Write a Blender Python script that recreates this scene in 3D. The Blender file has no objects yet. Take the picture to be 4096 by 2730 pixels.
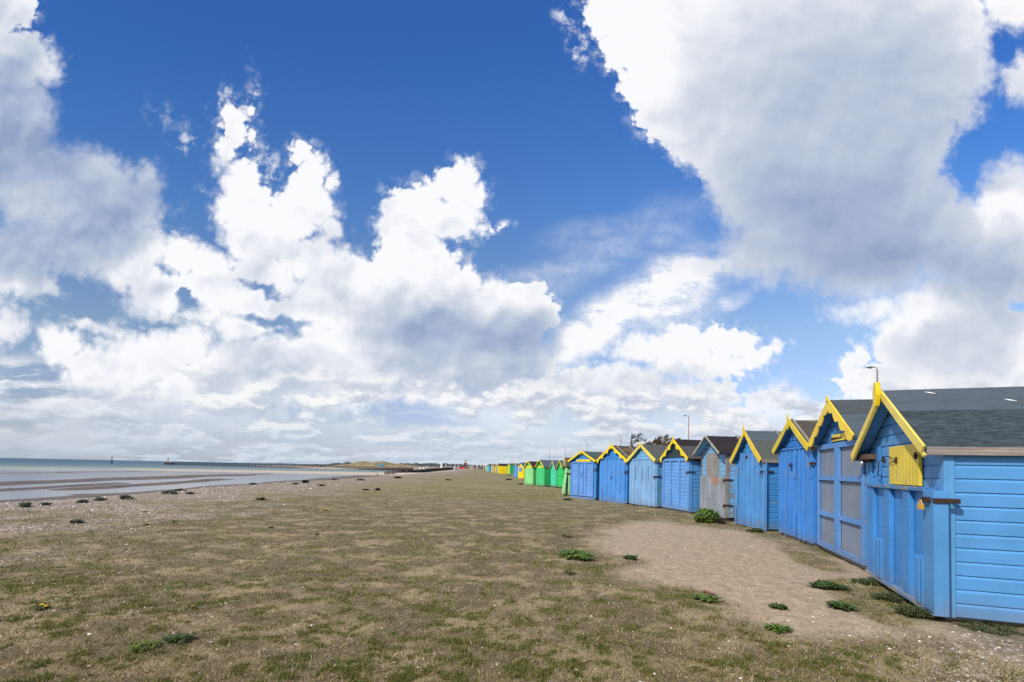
import bpy, bmesh, math, random
import numpy as np
from mathutils import Vector, Matrix, Quaternion
random.seed(7); rng = np.random.default_rng(11)
PI = math.pi
G = 'painted beach huts in a row'
scn = bpy.context.scene
col = scn.collection

# ------------------------------------------------------------------ camera
FPX = 2050.; SH = 437.; PITCH = math.radians(2.0); ROLL = math.radians(1.2); EYE = 1.55
fw = np.array([0, math.cos(PITCH), math.sin(PITCH)]); u0 = np.array([0, -math.sin(PITCH), math.cos(PITCH)])
RX = math.cos(ROLL) * np.array([1., 0, 0]) + math.sin(ROLL) * u0
UP = -math.sin(ROLL) * np.array([1., 0, 0]) + math.cos(ROLL) * u0
cam_d = bpy.data.cameras.new('camera'); cam = bpy.data.objects.new('camera', cam_d); col.objects.link(cam)
cam_d.sensor_width = 36; cam_d.lens = FPX / 4096 * 36; cam_d.shift_y = SH / 4096
cam_d.clip_start = .1; cam_d.clip_end = 20000
M = Matrix(((RX[0], UP[0], -fw[0], 0), (RX[1], UP[1], -fw[1], 0), (RX[2], UP[2], -fw[2], EYE), (0, 0, 0, 1)))
cam.matrix_world = M
scn.camera = cam
def ray(px, py): return RX * (px - 2048) / FPX + UP * (1365 + SH - py) / FPX + fw
def at(px, py, z=0.):
    d = ray(px, py); t = (z - EYE) / d[2]; return (t * d[0], t * d[1])
def far(px, py, Y):
    d = ray(px, py); return (d[0] / d[1] * Y, Y, EYE + d[2] / d[1] * Y)

# ------------------------------------------------------------------ node helpers
class NT:
    def __init__(s, nt): s.nt = nt; nt.nodes.clear()
    def n(s, t, **kw):
        nd = s.nt.nodes.new(t)
        for k, v in kw.items():
            if k == 'i':
                for a, b in v.items():
                    if isinstance(b, bpy.types.NodeSocket): s.nt.links.new(b, nd.inputs[a])
                    elif b is not None: nd.inputs[a].default_value = b
            else: setattr(nd, k, v)
        return nd
    def m(s, op, a, b=None, c=None, clamp=False):
        nd = s.nt.nodes.new('ShaderNodeMath'); nd.operation = op; nd.use_clamp = clamp
        for k, v in enumerate((a, b, c)):
            if v is None: continue
            if isinstance(v, bpy.types.NodeSocket): s.nt.links.new(v, nd.inputs[k])
            else: nd.inputs[k].default_value = v
        return nd.outputs[0]
    def sm(s, v, a, b, lo=0., hi=1.):
        nd = s.nt.nodes.new('ShaderNodeMapRange'); nd.interpolation_type = 'SMOOTHSTEP'
        s.nt.links.new(v, nd.inputs[0])
        for k, q in zip((1, 2, 3, 4), (a, b, lo, hi)):
            if isinstance(q, bpy.types.NodeSocket): s.nt.links.new(q, nd.inputs[k])
            else: nd.inputs[k].default_value = q
        return nd.outputs[0]
    def mix(s, f, a, b, bt='MIX'):
        nd = s.nt.nodes.new('ShaderNodeMix'); nd.data_type = 'RGBA'; nd.blend_type = bt
        for k, v in ((0, f), (6, a), (7, b)):
            if isinstance(v, bpy.types.NodeSocket): s.nt.links.new(v, nd.inputs[k])
            else: nd.inputs[k].default_value = v if k == 0 else (*v, 1) if len(v) == 3 else v
        return nd.outputs[2]
    def noise(s, vec, scale, detail=4, rough=.55, dim='3D', dist=0., lac=2.):
        nd = s.nt.nodes.new('ShaderNodeTexNoise'); nd.noise_dimensions = dim
        if vec is not None: s.nt.links.new(vec, nd.inputs['Vector'])
        nd.inputs['Scale'].default_value = scale; nd.inputs['Detail'].default_value = detail
        nd.inputs['Roughness'].default_value = rough; nd.inputs['Distortion'].default_value = dist
        nd.inputs['Lacunarity'].default_value = lac
        return nd.outputs[0]
    def mapv(s, vec, loc=(0, 0, 0), rot=(0, 0, 0), scale=(1, 1, 1), t='POINT'):
        nd = s.nt.nodes.new('ShaderNodeMapping'); nd.vector_type = t
        s.nt.links.new(vec, nd.inputs[0])
        nd.inputs[1].default_value = loc; nd.inputs[2].default_value = rot; nd.inputs[3].default_value = scale
        return nd.outputs[0]
    def l(s, a, b): s.nt.links.new(a, b)

# ------------------------------------------------------------------ world: clear sky and clouds by direction
SUN_EL, SUN_AZ = math.radians(41), math.radians(230)   # azimuth measured clockwise from +Y
#SKYBEGIN
def build_world():
    w = bpy.data.worlds.new('World'); scn.world = w; w.use_nodes = True
    T = NT(w.node_tree)
    tc = T.n('ShaderNodeTexCoord').outputs['Generated']
    sky = T.n('ShaderNodeTexSky', sky_type='NISHITA', sun_disc=False, sun_elevation=SUN_EL, sun_rotation=SUN_AZ,
              altitude=0., air_density=1.0, dust_density=.6, ozone_density=2.0)
    sep = T.n('ShaderNodeSeparateXYZ', i={0: tc})
    ay = T.m('MAXIMUM', T.m('ABSOLUTE', sep.outputs[1]), .06)
    U = T.m('DIVIDE', sep.outputs[0], ay); V = T.m('DIVIDE', sep.outputs[2], ay)
    # convert to sky-plane units (1 unit = 1000 units of a 2353-wide survey of the cloudscape), roll removed
    K = FPX / 1.7408 / 1000
    P = T.n('ShaderNodeCombineXYZ', i={0: T.m('MULTIPLY', U, K), 1: T.m('MULTIPLY', V, K)}).outputs[0]
    def pos(x, y):
        d = ray(x * 1.7408, y * 1.7408); return (d[0] / d[1] * K, d[2] / d[1] * K)
    # warp
    n1 = T.n('ShaderNodeTexNoise', noise_dimensions='2D', i={'Vector': P, 'Scale': 7., 'Detail': 6., 'Roughness': .62})
    wv = T.n('ShaderNodeVectorMath', operation='SUBTRACT', i={0: n1.outputs['Color'], 1: (.5, .5, .5)}).outputs[0]
    wv2 = T.n('ShaderNodeVectorMath', operation='SCALE', i={0: wv, 'Scale': .030}).outputs[0]
    PW = T.n('ShaderNodeVectorMath', operation='ADD', i={0: P, 1: wv2}).outputs[0]
    def grad(vec, x, y, rx, ry, rot=0.):
        cx, cy = pos(x, y)
        mp = T.mapv(vec, (cx, cy, 0), (0, 0, math.radians(rot) - ROLL), (rx / 1000, ry / 1000, 1), 'TEXTURE')
        g = T.n('ShaderNodeTexGradient', gradient_type='SPHERICAL'); T.l(mp, g.inputs[0])
        return g.outputs[1]
    EXT = 46.
    def union(blobs, vec):
        acc = None
        for b in blobs:
            x, y, rx, ry = b[:4]; rot = b[4] if len(b) > 4 else 0
            m = min(rx, ry); k = 1 + EXT / m
            v = T.m('MULTIPLY_ADD', grad(vec, x, y, rx * k, ry * k, rot), (m + EXT) / 100, -EXT / 100)
            acc = v if acc is None else T.m('MAXIMUM', acc, v)
        return acc
    A = CLOUDS; HOLE = HOLES
    F = union(A, PW)
    PH = T.n('ShaderNodeVectorMath', operation='ADD', i={0: P, 1: T.n('ShaderNodeVectorMath', operation='SCALE', i={0: wv, 'Scale': .085}).outputs[0]}).outputs[0]
    Hh = union(HOLE, PH)
    F = T.m('MINIMUM', F, T.m('MULTIPLY', Hh, -2.2))
    # ragged cauliflower rims
    vor = T.n('ShaderNodeTexVoronoi', voronoi_dimensions='2D', feature='F1', i={'Vector': PW, 'Scale': 40., 'Detail': 1.5, 'Roughness': .5})
    puff = vor.outputs['Distance']
    nz = T.noise(P, 22., 7, .62, '2D')
    soft = T.noise(P, 3.1, 2, .5, '2D')
    edge = T.m('ADD', F, T.m('MULTIPLY', T.m('SUBTRACT', .40, puff), .17))
    edge = T.m('ADD', edge, T.m('MULTIPLY', T.m('SUBTRACT', nz, .5), .30))
    sf = None
    for x, y, rx, ry in ((120, 420, 420, 420), (1950, 560, 480, 260), (2250, 300, 260, 340), (700, 980, 1000, 120), (380, 760, 260, 110)):
        v = T.sm(grad(P, x, y, rx, ry), 0., .5); sf = v if sf is None else T.m('MAXIMUM', sf, v)
    wid = T.m('ADD', T.m('MULTIPLY', sf, .20), T.sm(soft, .42, .62, .055, .16))
    al = T.sm(edge, T.m('MULTIPLY', wid, -1.), wid)
    veil = T.m('MULTIPLY', T.sm(edge, -.34, .05), T.sm(T.noise(PW, 26., 5, .6, '2D'), .44, .72))
    al = T.m('MAXIMUM', al, T.m('MULTIPLY', veil, .42))
    # soft sheets (thin stratus / cirrus)
    acc = None
    stre = T.noise(T.mapv(PW, rot=(0, 0, math.radians(-28)), scale=(1, 3.2, 1)), 6., 6, .6, '2D')
    for x, y, rx, ry, rot, s in SHEETS:
        v = T.m('MULTIPLY', T.sm(grad(PW, x, y, rx, ry, rot), 0., .8), s)
        acc = v if acc is None else T.m('ADD', acc, v)
    acc3 = None
    for x, y, rx, ry, rot, s in WISPS:
        v = T.m('MULTIPLY', T.sm(grad(PW, x, y, rx * 1.3, ry * 1.3, rot), 0., .7), s)
        acc3 = v if acc3 is None else T.m('ADD', acc3, v)
    strk = T.sm(T.noise(T.mapv(PW, rot=(0, 0, math.radians(9)), scale=(1, 6, 1)), 4.5, 6, .6, '2D'), .36, .62)
    acc2 = None
    for x, y, rx, ry, rot, s in STREAKS:
        v = T.m('MULTIPLY', T.sm(grad(PW, x, y, rx, ry, rot), 0., .6), s)
        acc2 = v if acc2 is None else T.m('ADD', acc2, v)
    fine = T.sm(nz, .36, .66, .1, 1.3)
    sheet = T.m('MULTIPLY', T.m('MULTIPLY', acc, T.sm(stre, .25, .72, .25, 1.15)), T.m('MULTIPLY_ADD', T.m('SUBTRACT', fine, 1.), T.sm(U, .1, -.1, .35, .35), 1.), clamp=True)
    sheet2 = T.m('ADD', T.m('MULTIPLY', acc2, strk, clamp=True), T.m('MULTIPLY', acc3, T.sm(nz, .46, .72, 0., 1.4)), clamp=True)
    inv = lambda v: T.m('SUBTRACT', 1., v, clamp=True)
    al = inv(T.m('MULTIPLY', T.m('MULTIPLY', inv(al), inv(sheet)), inv(sheet2)))
    # light and dark parts of the clouds
    PS = T.n('ShaderNodeVectorMath', operation='ADD', i={0: P, 1: T.n('ShaderNodeVectorMath', operation='SCALE', i={0: wv, 'Scale': .11}).outputs[0]}).outputs[0]
    sh = None
    for x, y, rx, ry, rot, s in SHADES:
        v = T.m('MULTIPLY', T.sm(grad(PS, x, y, rx, ry, rot), 0., .7), s)
        sh = v if sh is None else T.m('ADD', sh, v)
    off = T.n('ShaderNodeVectorMath', operation='ADD', i={0: PW, 1: (-.010, .026, 0)}).outputs[0]
    r1 = T.noise(PW, 8., 3.5, .5, '2D'); r2 = T.noise(off, 8., 3.5, .5, '2D')
    rel = T.m('SUBTRACT', r1, r2)
    bil = T.noise(PW, 4.6, 3, .5, '2D')
    sh = T.m('ADD', sh, T.m('MULTIPLY', T.m('SUBTRACT', .58, bil), T.sm(U, -.1, .35, .74, .24)))
    sh = T.m('ADD', sh, T.m('MULTIPLY', rel, T.sm(U, -.1, .35, -1.0, -.45)))
    rim = T.sm(edge, 0., .5, -.10, .0)
    sh = T.m('ADD', sh, rim)
    sh = T.m('ADD', sh, T.sm(F, .35, 1.5, 0., .12))
    sh = T.m('MAXIMUM', sh, 0.)
    ccol = T.n('ShaderNodeValToRGB'); T.l(sh, ccol.inputs[0])
    cr = ccol.color_ramp; cr.elements[0].position = 0; cr.elements[0].color = (.96, .968, .99, 1)
    cr.elements[1].position = 1.; cr.elements[1].color = (.29, .38, .58, 1)
    for p_, c_ in ((.16, (.84, .865, .92, 1)), (.42, (.63, .68, .78, 1)), (.72, (.44, .52, .68, 1))):
        e = cr.elements.new(p_); e.color = c_
    # clear blue
    blue = T.mix(1., sky.outputs[0], (.082, .082, .082), 'MULTIPLY')
    blue = T.n('ShaderNodeGamma', i={0: blue, 1: 1.0}).outputs[0]
    el = T.sm(V, .0, .95)
    tint = T.n('ShaderNodeValToRGB'); T.l(el, tint.inputs[0])
    tr = tint.color_ramp; tr.elements[0].position = 0; tr.elements[0].color = SKYT[0]
    tr.elements[1].position = 1; tr.elements[1].color = SKYT[3]
    for p_, c_ in ((.22, SKYT[1]), (.57, SKYT[2]), (.85, SKYT[4])):
        e = tr.elements.new(p_); e.color = c_
    blue = T.mix(1., blue, tint.outputs[0], 'MULTIPLY')
    dim = T.sm(U, -1.1, .3, .74, 1.)
    blue = T.mix(1., blue, T.n('ShaderNodeCombineXYZ', i={0: dim, 1: dim, 2: dim}).outputs[0], 'MULTIPLY')
    # rows of small far cumulus low over the horizon, a flat layer seen in perspective
    vv = T.m('ADD', T.m('MAXIMUM', V, 0.), .07)
    q = T.n('ShaderNodeCombineXYZ', i={0: T.m('MULTIPLY', U, 8.), 1: T.m('MULTIPLY', T.m('LOGARITHM', vv, 2.718), 3.4)}).outputs[0]
    ln = T.noise(q, 1.0, 7, .6, '2D'); ln2 = T.noise(T.n('ShaderNodeVectorMath', operation='ADD', i={0: q, 1: (-.08, .22, 0)}).outputs[0], 1.0, 5, .58, '2D')
    lowm = T.m('MULTIPLY', T.sm(V, .24, .12), T.sm(U, -1.0, -.45, .25, 1.))
    lowm = T.m('MULTIPLY', lowm, T.sm(Hh, .12, -.12))
    la = T.m('MULTIPLY', T.sm(ln, .44, .53), lowm)
    lc = T.mix(T.sm(T.m('SUBTRACT', ln2, ln), -.12, .10), (.95, .955, .96), (.56, .62, .72))
    # thin bright air along the horizon
    cl = T.mix(T.m('MULTIPLY', al, T.sm(V, .05, .17, .45, 1.)), blue, ccol.outputs[0])
    cl = T.mix(la, cl, lc)
    hz = T.sm(V, .0, .14, .62, 0.)
    out = T.mix(hz, cl, HORIZON)
    out = T.mix(T.sm(sep.outputs[2], -.02, .0), (.12, .12, .1), out)
    # broken cloud added out of view (overhead, sides, behind) to whiten ambient light
    rest = T.m('MAXIMUM', T.m('MAXIMUM', T.sm(sep.outputs[2], .72, .84), T.sm(T.m('ABSOLUTE', U), 1.2, 1.5)), T.sm(sep.outputs[1], .05, -.1))
    rc = T.m('MULTIPLY', T.m('MULTIPLY', rest, T.sm(T.noise(tc, 2.2, 5, .6), .40, .56)), T.sm(sep.outputs[2], .02, .2))
    out = T.mix(rc, out, (.80, .80, .82))
    bg = T.n('ShaderNodeBackground', i={0: out, 1: 1.0})
    wo = T.n('ShaderNodeOutputWorld', i={0: bg.outputs[0]})
    w.cycles.sampling_method = 'MANUAL'; w.cycles.sample_map_resolution = 512
SKYT = [(1.5, 1.4, 1.75, 1), (1.65, 1.7, 1.8, 1), (.98, 1.58, 2.28, 1), (.56, 1.24, 2.28, 1), (.70, 1.40, 2.32, 1)]
HORIZON = (.47, .58, .73)
CLOUDS = [
 # grey cloud upper left
 (-10, 60, 55, 120), (45, 20, 45, 60), (40, 140, 92, 72), (105, 165, 38, 38), (-30, 300, 160, 190), (60, 400, 120, 95), (110, 440, 130, 110), (190, 450, 110, 118), (255, 425, 70, 50),
 (290, 480, 82, 82), (330, 440, 40, 60), (170, 560, 190, 80), (40, 610, 150, 95), (330, 540, 45, 40),
 # white bank to the left
 (330, 570, 75, 48), (420, 590, 90, 50, -15), (480, 610, 70, 48), (290, 620, 110, 52, -20), (380, 680, 110, 58), (260, 640, 70, 30, -35),
 (500, 680, 120, 80), (560, 720, 80, 80), (600, 640, 90, 60),
 (25, 745, 52, 38), (-10, 760, 60, 40), (145, 800, 55, 48), (120, 780, 35, 40), (205, 735, 48, 26), (250, 770, 45, 35), (225, 850, 95, 60), (330, 830, 120, 75), (420, 790, 80, 60),
 # towers
 (523, 258, 27, 42), (540, 300, 32, 62), (520, 350, 30, 44), (575, 262, 14, 48), (583, 300, 13, 40),
 (556, 425, 56, 66), (530, 480, 42, 45), (585, 470, 50, 60), (600, 540, 105, 75), (500, 370, 12, 25),
 (690, 355, 31, 33), (722, 400, 40, 52), (700, 440, 55, 55), (735, 480, 40, 55), (670, 500, 70, 70), (760, 415, 22, 22), (760, 520, 30, 40),
 (1068, 402, 40, 45), (1040, 430, 60, 50), (1095, 450, 34, 40), (975, 445, 62, 36, 22), (930, 450, 34, 28), (900, 480, 34, 42), (940, 500, 62, 55), (1030, 500, 92, 62), (1085, 520, 42, 24), (890, 520, 32, 44),
 (950, 560, 88, 60), (925, 620, 80, 70), (1010, 600, 60, 40),
 # body
 (720, 600, 100, 60), (780, 640, 110, 66), (860, 670, 130, 80), (1010, 650, 95, 60), (1060, 660, 55, 55), (1130, 665, 40, 30), (1160, 690, 90, 55), (1215, 672, 48, 44), (1240, 720, 48, 55), (1130, 760, 130, 90),
 (700, 700, 150, 60), (930, 780, 260, 130), (760, 850, 220, 90), (1130, 850, 150, 120), (600, 860, 200, 90), (1180, 820, 70, 60), (900, 900, 260, 75), (1150, 920, 190, 60),
 (440, 900, 190, 75), (520, 960, 220, 48), (760, 985, 130, 32), (380, 990, 160, 26), (980, 1010, 120, 22), (1180, 1000, 150, 30),
 # bank, centre right
 (1490, 805, 90, 40), (1570, 790, 68, 52), (1640, 780, 52, 38), (1690, 790, 62, 42), (1600, 835, 150, 45), (1780, 800, 42, 17, 12), (1740, 820, 55, 28, 20), (1440, 870, 120, 40), (1340, 880, 90, 42),
 (1320, 930, 160, 50), (1500, 920, 170, 55), (1660, 905, 90, 34), (1620, 950, 140, 40), (1740, 910, 55, 34), (1790, 935, 60, 30), (1700, 960, 150, 34), (1890, 940, 60, 24), (1500, 990, 260, 26), (1800, 985, 180, 26),
 (1180, 880, 110, 70),
 # cloud lower right
 (1960, 715, 48, 20, 5), (2020, 710, 70, 34, 12), (2120, 700, 90, 50), (2200, 690, 110, 70), (2110, 790, 110, 100), (2250, 790, 170, 110), (1965, 820, 40, 36), (1950, 870, 50, 50), (2050, 880, 120, 60), (2250, 900, 200, 90),
 # big cloud upper right
 (1400, 30, 62, 80), (1440, 110, 72, 70), (1550, 60, 160, 130), (1490, 190, 80, 80), (1530, 270, 80, 70), (1600, 330, 75, 60), (1600, 200, 150, 160), (1800, 120, 270, 260), (2060, 60, 240, 170), (1700, 360, 110, 100),
 (1800, 380, 190, 200), (1980, 330, 200, 200), (2180, 150, 110, 100), (1740, 470, 95, 80), (1760, 570, 95, 80), (1760, 625, 48, 34), (1900, 540, 180, 130), (2040, 500, 160, 160), (2140, 470, 85, 70), (1990, 620, 160, 70), (2200, 560, 130, 110),
 (2330, 470, 90, 110), (2300, 600, 150, 110), (2110, 230, 120, 90), (2180, 250, 70, 50), (2320, 20, 90, 50), (2200, 250, 60, 50), (2350, 180, 55, 60), (2120, 300, 90, 80),
]
HOLES = [
 (165, 655, 44, 26, -30), (210, 695, 60, 32, -30), (150, 700, 60, 22, -10), (70, 700, 60, 12, -5), (300, 745, 50, 12, -20), (215, 765, 30, 8), (600, 655, 42, 10, -20), (440, 700, 36, 16, -30), (370, 745, 50, 12), 
 (640, 738, 66, 13, -4), (960, 962, 110, 30, -3), (840, 950, 60, 12, 8), (2305, 110, 26, 40, 25), (2260, 330, 100, 42, 22), (2220, 385, 36, 36, 0), (1320, 810, 50, 12, 25), (1180, 630, 36, 12), (60, 870, 60, 10, -10),
 (620, 385, 14, 46, 12), (1850, 835, 70, 40, -20), (1760, 872, 60, 14, 10), (1870, 900, 60, 30, -20), (1900, 790, 60, 40, 0),
]
SHEETS = [(1480, 690, 300, 95, 30, 1.1), (1330, 780, 170, 75, 38, 1.2), (1600, 630, 260, 90, 25, .7), (1420, 560, 240, 90, 5, .28), (1250, 640, 180, 60, 10, .3), (1690, 690, 70, 26, 20, .8), (1560, 740, 160, 60, 25, .5), (1560, 500, 140, 90, 0, .18)]
WISPS = [(435, 333, 30, 34, -50, .5), (395, 285, 90, 40, -40, .2), (610, 385, 40, 70, 15, .6), (450, 460, 70, 30, 25, .25), (1150, 522, 36, 16, 15, 1.1), (1305, 30, 36, 40, 0, .6), (1330, 110, 30, 50, 0, .7), (575, 270, 26, 70, -5, .9)]
STREAKS = [(90, 900, 330, 90, -9, 1.0), (60, 1000, 420, 60, -3, 1.0), (300, 960, 260, 70, 0, .8), (1400, 990, 700, 60, 0, .9), (800, 1040, 900, 34, 0, .6), (1000, 990, 300, 50, 0, .7)]
SHADES = [
 (60, 440, 560, 380, 0, .66), (250, 480, 240, 150, 0, .10), (150, 570, 280, 110, 0, .14), (70, 130, 240, 260, 0, .30),
 (640, 650, 160, 60, 0, .12), (430, 640, 200, 50, 0, .12),
 (1050, 820, 330, 190, 0, .56), (900, 720, 200, 90, 0, .22), (1180, 760, 140, 80, 0, .28), (760, 700, 120, 130, 0, .18), (620, 830, 260, 100, 0, .22), (900, 970, 500, 70, 0, .15), (400, 950, 400, 90, 0, .12), (560, 900, 200, 60, 0, .2),
 (1960, 320, 640, 480, 0, .52), (1900, 560, 520, 260, 0, .30), (2050, 640, 340, 130, 0, .26), (2320, 640, 220, 150, 0, .40), (2340, 680, 120, 100, 0, .2), (2120, 150, 400, 250, 0, .10), (1740, 640, 120, 60, 0, .10),
 (2180, 800, 260, 120, 0, .36), (2200, 880, 300, 60, 0, .12), (1450, 900, 300, 80, 0, .28), (1640, 880, 200, 60, 0, .22), (1600, 970, 500, 50, 0, .25), (1350, 950, 260, 50, 0, .22),
 # bright parts
 (690, 400, 110, 130, 0, -.16), (545, 420, 90, 140, 0, -.16), (1000, 450, 130, 130, 0, -.22), (900, 600, 140, 120, 0, -.12), (760, 520, 90, 110, 0, .14), (610, 560, 120, 80, 0, .10), (1070, 520, 80, 80, 0, .10), (1450, 100, 150, 240, 20, -.3), (1600, 790, 200, 60, 0, -.25), (2050, 720, 190, 60, 10, -.4), (150, 790, 90, 70, 0, -.3), (400, 600, 160, 70, 0, -.3), (1340, 790, 120, 60, 30, -.15), (2300, 470, 80, 60, 0, -.35), (640, 770, 300, 60, 0, -.15), (330, 790, 240, 50, 0, -.15),
]
#SKYEND
build_world()
sd = bpy.data.lights.new('sun', 'SUN'); sun = bpy.data.objects.new('sun', sd); col.objects.link(sun)
sd.energy = 4.1; sd.angle = math.radians(1.5); sd.color = (1, .94, .83)
sv = Vector((math.sin(SUN_AZ) * math.cos(SUN_EL), math.cos(SUN_AZ) * math.cos(SUN_EL), math.sin(SUN_EL)))
sun.rotation_euler = sv.to_track_quat('Z', 'Y').to_euler(); sun.location = (0, 0, 50)
scn.view_settings.view_transform = 'Standard'; scn.view_settings.look = 'None'
scn.view_settings.exposure = 0; scn.view_settings.gamma = 1
scn.cycles.use_adaptive_sampling = True; scn.cycles.adaptive_threshold = .012; scn.cycles.adaptive_min_samples = 16
scn.cycles.max_bounces = 5; scn.cycles.diffuse_bounces = 2; scn.cycles.glossy_bounces = 2; scn.cycles.transmission_bounces = 1
scn.cycles.use_denoising = False
#PART2
# ------------------------------------------------------------------ objects: helpers
class MB:
    def __init__(s): s.v = []; s.f = []; s.mi = []
    def add(s, vs, fs, mi=0):
        b = len(s.v); s.v += [tuple(p) for p in vs]; s.f += [tuple(b + i for i in f) for f in fs]; s.mi += [mi] * len(fs)
    def box(s, x0, x1, y0, y1, z0, z1, mi=0):
        s.add([(x0, y0, z0), (x1, y0, z0), (x1, y1, z0), (x0, y1, z0), (x0, y0, z1), (x1, y0, z1), (x1, y1, z1), (x0, y1, z1)],
              [(3, 2, 1, 0), (4, 5, 6, 7), (0, 1, 5, 4), (1, 2, 6, 5), (2, 3, 7, 6), (3, 0, 4, 7)], mi)
    def prism(s, pts, a, b, axis='x', mi=0):
        # pts: 2D polygon; extruded from a to b along the axis ('x': pts are (y,z), 'y': (x,z), 'z': (x,y))
        def P(p, t): return (t, p[0], p[1]) if axis == 'x' else (p[0], t, p[1]) if axis == 'y' else (p[0], p[1], t)
        n = len(pts); vs = [P(p, a) for p in pts] + [P(p, b) for p in pts]
        fs = [tuple(range(n)), tuple(range(2 * n - 1, n - 1, -1))] + [(i, i + n, (i + 1) % n + n, (i + 1) % n) for i in range(n)]
        s.add(vs, fs, mi)
    def hexa(s, vs, mi=0):  # 8 corners, same order as box
        s.add(vs, [(3, 2, 1, 0), (4, 5, 6, 7), (0, 1, 5, 4), (1, 2, 6, 5), (2, 3, 7, 6), (3, 0, 4, 7)], mi)
    def tube(s, pts, rad, n=6, mi=0, cap=True):
        pts = [Vector(p) for p in pts]
        if not hasattr(rad, '__len__'): rad = [rad] * len(pts)
        vs = []; N = len(pts)
        for i, p in enumerate(pts):
            t = (pts[min(i + 1, N - 1)] - pts[max(i - 1, 0)]).normalized()
            a = Vector((0, 0, 1)) if abs(t.z) < .9 else Vector((1, 0, 0))
            e1 = t.cross(a).normalized(); e2 = t.cross(e1)
            for k in range(n):
                an = 2 * PI * k / n; vs.append(p + (e1 * math.cos(an) + e2 * math.sin(an)) * rad[i])
        fs = [(i * n + k, i * n + (k + 1) % n, (i + 1) * n + (k + 1) % n, (i + 1) * n + k) for i in range(N - 1) for k in range(n)]
        if cap: fs += [tuple(range(n - 1, -1, -1)), tuple((N - 1) * n + k for k in range(n))]
        s.add(vs, fs, mi)
    def bar(s, p, q, w, h, mi=0):
        p = Vector(p); q = Vector(q); t = (q - p).normalized()
        a = Vector((0, 0, 1)) if abs(t.z) < .95 else Vector((1, 0, 0))
        e1 = t.cross(a).normalized() * w / 2; e2 = t.cross(e1).normalized() * h / 2
        s.hexa([p - e1 - e2, q - e1 - e2, q + e1 - e2, p + e1 - e2, p - e1 + e2, q - e1 + e2, q + e1 + e2, p + e1 + e2], mi)
    def ball(s, c, r, n=8, m=5, mi=0):
        vs = [(c[0], c[1], c[2] - r[2])]
        for j in range(1, m):
            ph = -PI / 2 + PI * j / m
            for k in range(n):
                a = 2 * PI * k / n; vs.append((c[0] + r[0] * math.cos(ph) * math.cos(a), c[1] + r[1] * math.cos(ph) * math.sin(a), c[2] + r[2] * math.sin(ph)))
        vs.append((c[0], c[1], c[2] + r[2])); T_ = len(vs) - 1
        fs = [(0, 1 + (k + 1) % n, 1 + k) for k in range(n)]
        for j in range(m - 2):
            fs += [(1 + j * n + k, 1 + j * n + (k + 1) % n, 1 + (j + 1) * n + (k + 1) % n, 1 + (j + 1) * n + k) for k in range(n)]
        fs += [(T_, 1 + (m - 2) * n + k, 1 + (m - 2) * n + (k + 1) % n) for k in range(n)]
        s.add(vs, fs, mi)
    def build(s, name, mat, parent=None, bevel=0., smooth=False, recalc=True):
        me = bpy.data.meshes.new(name); me.from_pydata(s.v, [], s.f)
        for m_ in (mat if isinstance(mat, (list, tuple)) else [mat]): me.materials.append(m_)
        me.polygons.foreach_set('material_index', s.mi)
        if recalc:
            bm = bmesh.new(); bm.from_mesh(me); bmesh.ops.recalc_face_normals(bm, faces=bm.faces)
            bm.to_mesh(me); bm.free()
        if smooth: me.polygons.foreach_set('use_smooth', [True] * len(me.polygons))
        o = bpy.data.objects.new(name, me); col.objects.link(o)
        if parent: o.parent = parent
        if bevel:
            b = o.modifiers.new('bevel', 'BEVEL'); b.width = bevel; b.segments = 1; b.limit_method = 'ANGLE'; b.angle_limit = math.radians(40)
        return o
def tag(o, label=None, cat=None, group=None, kind=None):
    if label: o['label'] = label
    if cat: o['category'] = cat
    if group: o['group'] = group
    if kind: o['kind'] = kind
    return o
def empty(name, loc, rz=0.):
    o = bpy.data.objects.new(name, None); col.objects.link(o); o.location = loc; o.rotation_euler = (0, 0, rz)
    o.empty_display_size = .2; return o

# ------------------------------------------------------------------ materials
def newmat(name):
    m = bpy.data.materials.new(name); m.use_nodes = True; return m, NT(m.node_tree)
def pbr(T, base, rough=.6, bump=None, bstr=.3, bdist=.01, spec=.35, metal=0.):
    p = T.n('ShaderNodeBsdfPrincipled')
    if isinstance(base, bpy.types.NodeSocket): T.l(base, p.inputs['Base Color'])
    else: p.inputs['Base Color'].default_value = (*base, 1)
    if isinstance(rough, bpy.types.NodeSocket): T.l(rough, p.inputs['Roughness'])
    else: p.inputs['Roughness'].default_value = rough
    
    if isinstance(spec, bpy.types.NodeSocket): T.l(spec, p.inputs['Specular IOR Level'])
    else: p.inputs['Specular IOR Level'].default_value = spec
    p.inputs['Metallic'].default_value = metal # p.inputs['Metallic'].default_value = metal
    if bump is not None:
        b = T.n('ShaderNodeBump', i={'Strength': bstr, 'Distance': bdist, 'Height': bump}); T.l(b.outputs[0], p.inputs['Normal'])
    o = T.n('ShaderNodeOutputMaterial'); T.l(p.outputs[0], o.inputs[0]); return p
def scl(c, k): return tuple(min(1, x * k) for x in c)
PC = {}
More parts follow.
